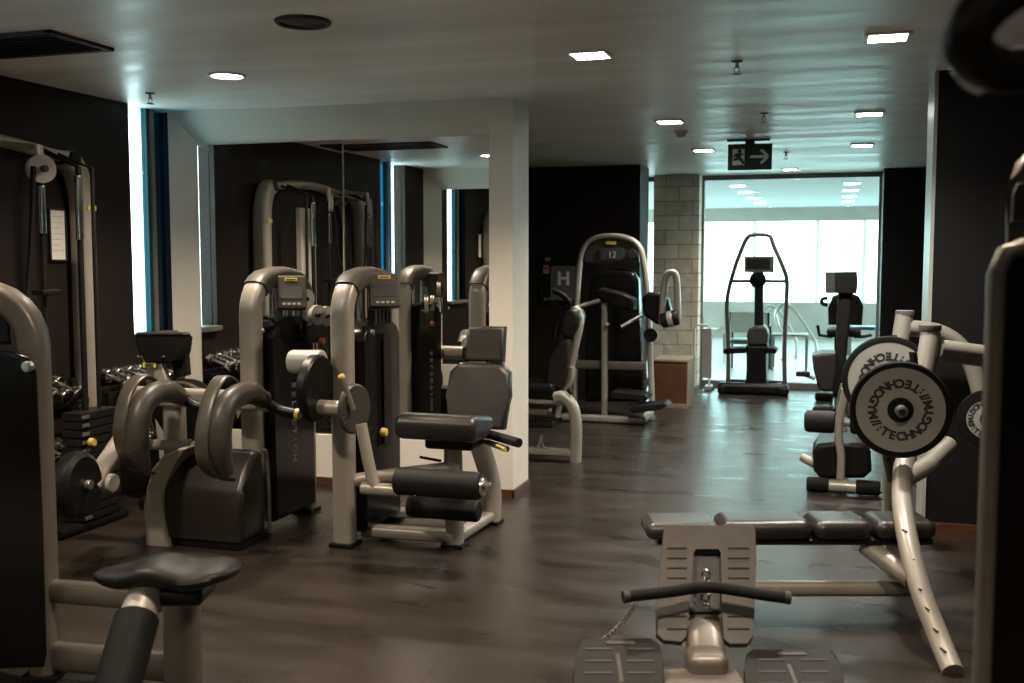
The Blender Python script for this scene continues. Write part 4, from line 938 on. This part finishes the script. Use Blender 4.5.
MB().tube([D(904.5, 314, 5.75), D(899, 350, 5.75), D(893, 400, 5.72), D(892, 470, 5.7), Zp(893, 532, .01)], .047, 18, 3).build('upright', 'silver', t)
m = MB(); 
for pt, d_ in (((930, 327), 5.12), ((905, 312.5), 5.75)): c = D(*pt, d_); m.cyl(c-Zv*.02, c+Zv*.012, .054 if d_ < 5.5 else .05)
m.build('upright_cap', 'silver_dark', t)
MB().tube([D(934, 350, 5.12), D(960, 353, 5.2), D(992, 357, 5.3), D(1040, 362, 5.4)], .056, 16, 3).build('bar_rest', 'silver', t)
MB().tube([D(908, 328, 5.75), D(935, 331, 5.75), D(955, 341, 5.75), D(968, 358, 5.75), D(978, 385, 5.75), D(985, 420, 5.75)], .045, 16, 4).build('bar_rest', 'silver', t)
m = MB()
for a, b, d_ in (((895, 335), (897, 372), 5.6), ((915, 352), (917, 372), 5.0)):
    p = [D(a[0]-2.5, a[1], d_), D(b[0]-2.5, b[1], d_), D(b[0]+2.5, b[1], d_), D(a[0]+2.5, a[1], d_)]; m.prism(p, FW*.05, .004)
m.build('safety_catch', 'dark', t)
MB().tube([D(905, 478, 4.9), D(928, 465, 5.0), D(949, 444, 5.1)], .045, 16).build('storage_peg', 'silver', t)
MB().prism([D(886, 456, 4.95), D(899, 458, 4.95), D(896, 478, 4.95), D(892, 484, 4.95)], FW*.06, .006).build('peg_bracket', 'dark', t)
for x, y, d_ in ((907, 532, 4.43), (914, 560, 4.36), (921, 590, 4.25), (929, 610, 4.18), (938, 632, 4.11), (946, 652, 4.03)):
    c = D(x, y, d_); MB().cyl(c, c+FW*.05, .0045, .001, 10).build('bolt_hole', 'ink', t)

def weight_plate(c, nrm, R, label, peg=True, spin=0, fr=.87):
    t = thing('weight_plate', c-Zv*R, label, 'weight plate', 'pale lettered weight plates')
    nrm = Vector(nrm).normalized(); th = .045
    q = Vector((0, 0, 1)).rotation_difference(nrm)
    right = Zv.cross(nrm).normalized(); up = nrm.cross(right)
    m = MB().lathe(c-nrm*th/2, nrm, [(R*.8, 0), (R*.97, .002), (R, .012), (R, th-.012), (R*.97, th-.002), (R*(fr+.02), th), (R*(fr-.01), th-.008)], 56); m.build('rim', 'rubber', t)
    MB().lathe(c-nrm*(th/2-.004), nrm, [(.03, 0), (R*fr, 0), (R*fr, th-.008), (R*.24, th-.008), (R*.22, th-.012), (.03, th-.012)], 56).build('face', 'platewhite', t)
    MB().lathe(c+nrm*(th/2-.011), nrm, [(R*.12, -.004), (R*.255, -.004), (R*.255, .012), (R*.23, .015), (R*.14, .015), (R*.12, .01)], 40).build('hub', 'rubber', t)
    m = MB()
    word = 'TECHNOGYM'; rr = R*.55
    def glyph(ch, a, sz):
        pos = c + right*(rr*math.sin(a)) - up*(rr*math.cos(a)) + nrm*(th/2-.0035)
        upv = (c-pos); upv = (upv - nrm*upv.dot(nrm)).normalized(); rv = upv.cross(nrm)
        mt = Matrix.Translation(pos) @ frame(rv, upv, nrm).to_4x4()
        m.text(ch, mt, sz, .001, R*.012)
    for half in (0, 1):
        for i, chx in enumerate(word):
            glyph(chx, spin + half*PI + (i-4)*.295, R*.24)
        glyph('/', spin + half*PI + PI/2-.13, R*.24); glyph('/', spin + half*PI + PI/2-.02, R*.24); glyph(':', spin + half*PI + PI/2+.16, R*.22)
    m.build('lettering', 'ink', t)
    if peg:
        m = MB(); m.cyl(c+nrm*.01, c+nrm*.1, .027, .006)
        o = m.build('collar_peg', 'steel', t)
        MB().cyl(c+nrm*.1, c+nrm*.112, .018, .004).build('peg_bolt', 'chrome', o)
    return t
c = D(900, 409.5, 4.86); weight_plate(c, Vector((.03, -1, .02)), .228, 'weight plate hung nearest the bench, its whole pale lettered face showing', spin=.62)
c = D(888, 380, 5.55); weight_plate(c, Vector((.03, -1, .02)), .236, 'weight plate partly hidden behind the nearest pale lettered plate', spin=.9)
c = D(988, 419, 5.6); weight_plate(c, Vector((-.15, -1, .02)), .158, 'weight plate mostly hidden behind the dark foreground tower', spin=.5, fr=.68)

# ------------------------------------------------------------------ low row machine in the foreground
t = thing('low_row_machine', Zp(700, 690), 'low pulley row machine with grey slotted foot plate, nearest the bench', 'exercise machine')
pA, pB = D(705, 527, 3.72), D(705, 642, 3.42)       # top and bottom of the tilted plate
def FP(x, y, off=0.0):
    s = (y-527)/(642-527); d_ = 1/((1-s)/3.72 + s/3.42); return D(x, y, d_) + pn*off
pn = Vector((0, 0, 0)); pn = (RT.cross(FP(705, 642)-FP(705, 527))).normalized()
if pn.z < 0: pn = -pn
out = cc2([(238, 98), (424, 98), (433, 108), (434, 180), (430, 280), (427, 345), (415, 362), (375, 362), (360, 350), (357, 290), (357, 235), (359, 160), (352, 149), (298, 149), (291, 160), (290, 235), (284, 290), (280, 345), (268, 358), (228, 354), (213, 340), (214, 280), (222, 180), (229, 108)])
MB().prism([FP(x, y) for x, y in out], -pn*.03, .006, 2).build('foot_plate', 'footgrey', t)
for yy in (150, 172, 194, 216, 300, 328):
    for xa, xb in ((236, 280), (370, 418)):
        a, b = cc2([(xa, yy), (xb, yy+2)]); A1, B1 = FP(a[0], a[1], .0), FP(b[0], b[1], .0); MB().box((A1+B1)/2, ((B1-A1).length, .007, .006), frame(RT, pn.cross(RT), pn), .002).build('grip_rib', 'footdark', t)
MB().prism([FP(x, y, -.035) for x, y in cc2([(290, 149), (362, 149), (360, 280), (288, 280)])], -pn*.02, .003).build('slot_plate', 'ink', t)
a, b = FP(705, 620, -.06), D(705, 700, 3.25)
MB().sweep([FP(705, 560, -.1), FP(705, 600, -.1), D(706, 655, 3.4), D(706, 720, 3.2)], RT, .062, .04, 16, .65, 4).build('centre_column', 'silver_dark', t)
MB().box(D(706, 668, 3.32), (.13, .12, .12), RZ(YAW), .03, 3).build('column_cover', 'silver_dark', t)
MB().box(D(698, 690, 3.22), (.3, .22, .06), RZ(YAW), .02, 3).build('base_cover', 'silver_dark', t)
m = MB(); q = FP(705, 575, -.12); m.sweep([q, Vector((q.x-.02, q.y+.12, 0.05))], RT, .05, .035, 14, .7); m.sweep([Vector((q.x, q.y+.12, .04)), Vector((q.x+.1, q.y-.6, .04))], Zv, .04, .07, 14, .6); m.sweep([Vector((q.x-.28, q.y+.12, .03)), Vector((q.x+.3, q.y+.12, .03))], Zv, .03, .05, 14, .6); m.build('frame', 'silver', t)
for k, (xs) in enumerate(((575, 664), (742, 840))):
    xa, xb = xs; yt = 636 if k == 0 else 647
    d0_, d1_ = 3.36, 3.05
    def FR(x, y):
        s = (y-yt)/70; return D(x, y, 1/((1-s)/d0_ + s/d1_))
    sl = 6
    o = [(xa+10, yt+1), (xa+4, yt+5), (xa, yt+20), (xa-6, yt+75), (xb+3, yt+75), (xb-1, yt+20), (xb-5, yt+6), (xb-13, yt+1)]
    if k: o = [(x+(y-yt)*.12, y) for x, y in o]
    n2 = RT.cross(FR(xa, yt+60)-FR(xa, yt)).normalized(); n2 = n2 if n2.z > 0 else -n2
    fo = MB().prism([FR(x, y) for x, y in o], -n2*.035, .01, 3).build('foot_rest', 'footdark', t)
    m = MB(); cxm = (xa+xb)/2
    for dy in (13, 25, 37, 50):
        for s in (-1, 1):
            c = FR(cxm+s*21+(dy*.1 if k else 0), yt+dy); MB().box(c, (.085, .009, .005), frame(RT, n2.cross(RT), n2), .002).build('grip_rib', 'ink', fo)
    m = MB(); c = FR(cxm+1, yt+7); m.box(c, (.09, .016, .006), frame(RT, n2.cross(RT), n2), .002); c = FR(cxm+3*k, yt+32); m.box(c, (.014, .14, .005), frame(RT, n2.cross(RT), n2), .002); m.build('badge', 'footgrey', fo)
    a = FR(cxm, yt+45); m = MB(); m.sweep([a-n2*.03, Vector((a.x, a.y, .03))], RT, .04, .04, 12, .7); m.build('foot_rest_post', 'dark', t)
# pulling bar resting on the plate
t = thing('pull_bar', D(706, 590, 3.5), 'black bent pull bar hooked across the grey foot plate', 'cable bar')
t.location.z -= .03
bp = [D(623, 597, 3.42), D(640, 595, 3.43), D(675, 591, 3.45), D(697, 587.5, 3.47), D(716, 587.5, 3.47), D(740, 591, 3.46), D(772, 596, 3.44), D(790, 598, 3.44)]
MB().tube(bp, .0195, 16, 3).build('bar', 'rubber', t)
for s in (0, 1):
    a, b = (bp[0], bp[1]) if s == 0 else (bp[-1], bp[-2]); MB().tube([a, a.lerp(b, .35)], .0215, 16).build('end_cap', 'ink', t)
m = MB()
for i, (px, py) in enumerate(((706, 574), (707, 580), (704, 586), (708, 592), (705, 598), (707, 604))):
    c = D(px, py, 3.52-.005*i); m.ring(c, Vector((1, -.4, .3)) if i % 2 else Vector((.2, -1, .3)), .013, .004, 18, 8)
m.build('hook_chain', 'chrome', t)
m = MB()
for i in range(22):
    s = i/21; c = D(641-38*s, 594+46*s+6*math.sin(PI*s), 3.5-.1*s); d_ = Vector((-.6, -.2, -.8)); m.ring(c, Vector((1, -.6, .2)) if i % 2 else Vector((.1, -1, .2)), .007, .0022, 14, 6)
m.build('chain', 'silver_dark', t)

# ------------------------------------------------------------------ dark tower at the picture's far edge, close to the camera
t = thing('seated_press_machine', D(1010, 341, 2.1), 'very dark blurred machine tower nearest the camera on the column side', 'exercise machine')
t.location.z = 0
def rp(x, d_, z): q = D(x+4, 341, d_); return Vector((q.x, q.y, z))
dT = 2.05
b0, b1 = rp(990, dT, 0), rp(1190, dT, 0); uu = (b1-b0).normalized(); nn = ray(996, 341)*Vector((1, 1, 0)).length/1.4142; nn.z = 0; nn.normalize()
zt = 1.625
o = [b0, b0+Zv*(zt-.04)] + [b0+uu*(.04*(1-math.cos(PI/2*i/5)))+Zv*(zt-.04+.04*math.sin(PI/2*i/5)) for i in range(1, 6)] + [b1+Zv*(zt-.02), b1]
MB().prism([q+uu*.012 for q in o], nn*.34, .016, 3).build('tower_shell', 'shield', t, sharp=50)
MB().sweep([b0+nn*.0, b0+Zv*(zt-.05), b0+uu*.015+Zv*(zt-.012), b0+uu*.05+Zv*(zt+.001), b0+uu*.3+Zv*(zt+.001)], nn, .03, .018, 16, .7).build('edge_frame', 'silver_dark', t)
h = [D(1006, 246, 2.2), D(1006, 205, 2.2), D(1010, 180, 2.2), D(1016, 162, 2.2), D(1030, 148, 2.2), D(1075, 140, 2.2), D(1100, 160, 2.2), D(1100, 246, 2.2)]
MB().prism(h, ray(1010, 200)*.14, .02, 3).build('display_head', 'cap', t, sharp=50)
h = [D(1012, 222, 2.19), D(1013, 195, 2.19), D(1018, 183, 2.19), D(1070, 180, 2.19), D(1070, 222, 2.19)]
MB().prism(h, FW*.02, .004).build('screen', 'screen', t)
MB().tube([D(1085, 150, 2.15), D(1100, 115, 1.8), D(1080, 80, 1.5), D(1035, 70, 1.34), D(1000, 70, 1.3), D(976, 59, 1.28), D(967, 39, 1.26), D(979, 14, 1.25), D(1005, -8, 1.24), D(1040, -28, 1.22), D(1080, -40, 1.25)], .029, 18, 5).build('press_arm', 'black', t)
MB().tube([D(962, 66, 1.29), D(970, 77, 1.295), D(984, 84, 1.30)], .014, 12, 3).build('arm_collar', 'steel', t)

# ================================================================== POOL HALL FURNITURE (seen through the glass)
yc = 15.2
def K(x, y, Y=yc): return Yp(x, y, Y)
t = thing('pool_chair', K(748, 365), 'pale cushioned metal chair on the pool hall floor behind the stepper', 'chair'); t.location.z = 0
def kk(x, y, Y=yc): q = K(x, y, Y); return q
x0, x1 = K(729, 350).x, K(768, 350).x; sw = x1-x0
def bl(u_, dy, z): return Vector((x0+sw*u_, yc+dy, z))
for u_ in (0, 1):
    MB().tube([bl(u_, 0, 0), bl(u_, .02, .42), bl(u_, -.03, .86)], .016, 10, 2).build('rear_leg', 'dark', t)
    MB().tube([bl(u_, .5, 0), bl(u_, .5, .62), bl(u_, .44, .66), bl(u_, .0, .66)], .016, 10).build('front_leg', 'dark', t)
MB().box(bl(.5, -.01, .72), (sw*.96, .04, .3), None, .015, 3).build('backrest', 'lightplastic', t)
MB().box(bl(.5, .25, .43), (sw*.96, .5, .07), None, .025, 3).build('seat', 'cap', t)
for k, (pts, lb) in enumerate((([(783, 338), (778, 325), (776, 312), (784, 304), (792, 308), (800, 318), (812, 336), (816, 345)], 'curved steel pool handrail between the stepper and the recumbent bike'), ([(756, 336), (760, 316), (768, 306), (778, 310), (790, 328), (796, 342)], 'curved steel pool handrail directly behind the stepper'))):
    Yr_ = 17.2+k*.5
    p = [Yp(x, y, Yr_) for x, y in pts]; base = Vector((p[0].x, Yr_, 0)); p = [base] + p + [Vector((p[-1].x, Yr_, 0))]
    t = thing('pool_handrail', base, lb, 'handrail', 'pool handrails'); MB().tube(p, .025, 12, 4).build('rail', 'steel', t)
    m = MB(); m.lathe(base, Zv, [(.05, 0), (.05, .02), (.03, .03)], 18); m.lathe(p[-1], Zv, [(.05, 0), (.05, .02), (.03, .03)], 18); m.build('floor_flange', 'steel', t)
Yt = 15.6; a, b = Yp(771, 335, Yt), Yp(808, 335, Yt)
t = thing('pool_side_table', Vector(((a.x+b.x)/2, Yt, 0)), 'low grey framed table on the pool hall floor beside the recumbent bike', 'table')
MB().box(((a.x+b.x)/2, Yt+.2, a.z), (b.x-a.x, .5, .03), None, .006).build('table_top', 'framegrey', t)
for x in (a.x+.02, b.x-.02):
    for y in (Yt-.02, Yt+.42): MB().span((x-.015, y-.015, 0), (x+.015, y+.015, a.z), .003).build('leg', 'framegrey', t)
Yl = 18.0; a, b = Yp(690, 330, Yl), Yp(742, 330, Yl)
t = thing('pool_lounger', Vector(((a.x+b.x)/2, Yl, 0)), 'pale reclining lounger on the pool hall floor behind the stone pier edge', 'lounger')
MB().prism([Vector((a.x-.5, Yl, .34)), Vector((b.x-.4, Yl, .34)), Vector((b.x+.1, Yl, .62)), Vector((b.x+.08, Yl, .68)), Vector((b.x-.43, Yl, .41)), Vector((a.x-.5, Yl, .41))], Yv*.6, .015).build('mattress', 'lightplastic', t)
m = MB()
for x in (a.x-.4, b.x-.3):
    for y in (Yl+.05, Yl+.55): m.span((x-.02, y-.02, 0), (x+.02, y+.02, .35))
m.build('leg', 'framegrey', t)
Yd = 18.6; a, b = Yp(852, 325, Yd), Yp(884, 325, Yd)
t = thing('pool_bench', Vector(((a.x+b.x)/2, Yd, 0)), 'teal grey bench on the pool hall floor beside the dark wall', 'bench')
MB().box(((a.x+b.x)/2+.2, Yd, .46), (1.2, .45, .06), None, .015).build('seat', 'tealframe', t)
for x in (-.3, .7): MB().box(((a.x+b.x)/2+x, Yd, .22), (.08, .4, .43), None, .01).build('leg', 'framegrey', t)

# ================================================================== LIGHT AND CAMERA
W = bpy.data.worlds.new('overcast_sky'); SC.world = W; W.use_nodes = True
bg = W.node_tree.nodes['Background']; bg.inputs[0].default_value = (.91, .985, 1.0, 1); bg.inputs[1].default_value = 3.2
cam = bpy.data.cameras.new('camera'); co = bpy.data.objects.new('camera', cam); COL.objects.link(co)
co.location = CAM; co.rotation_euler = frame(RT, UP, -FW).to_euler()
cam.sensor_width = 36; cam.lens = F/1024*36; cam.clip_start = .02
cam.dof.use_dof = True; cam.dof.focus_distance = 6.0; cam.dof.aperture_fstop = 3.0
SC.camera = co
SC.view_settings.view_transform = 'Standard'; SC.view_settings.look = 'None'; SC.view_settings.gamma = 1; SC.view_settings.use_curve_mapping = False
SC.view_settings.exposure = 1.38
SC.cycles.use_denoising = True
SC.cycles.max_bounces = 10; SC.cycles.glossy_bounces = 8; SC.cycles.transparent_max_bounces = 12
SC.cycles.sample_clamp_indirect = 6
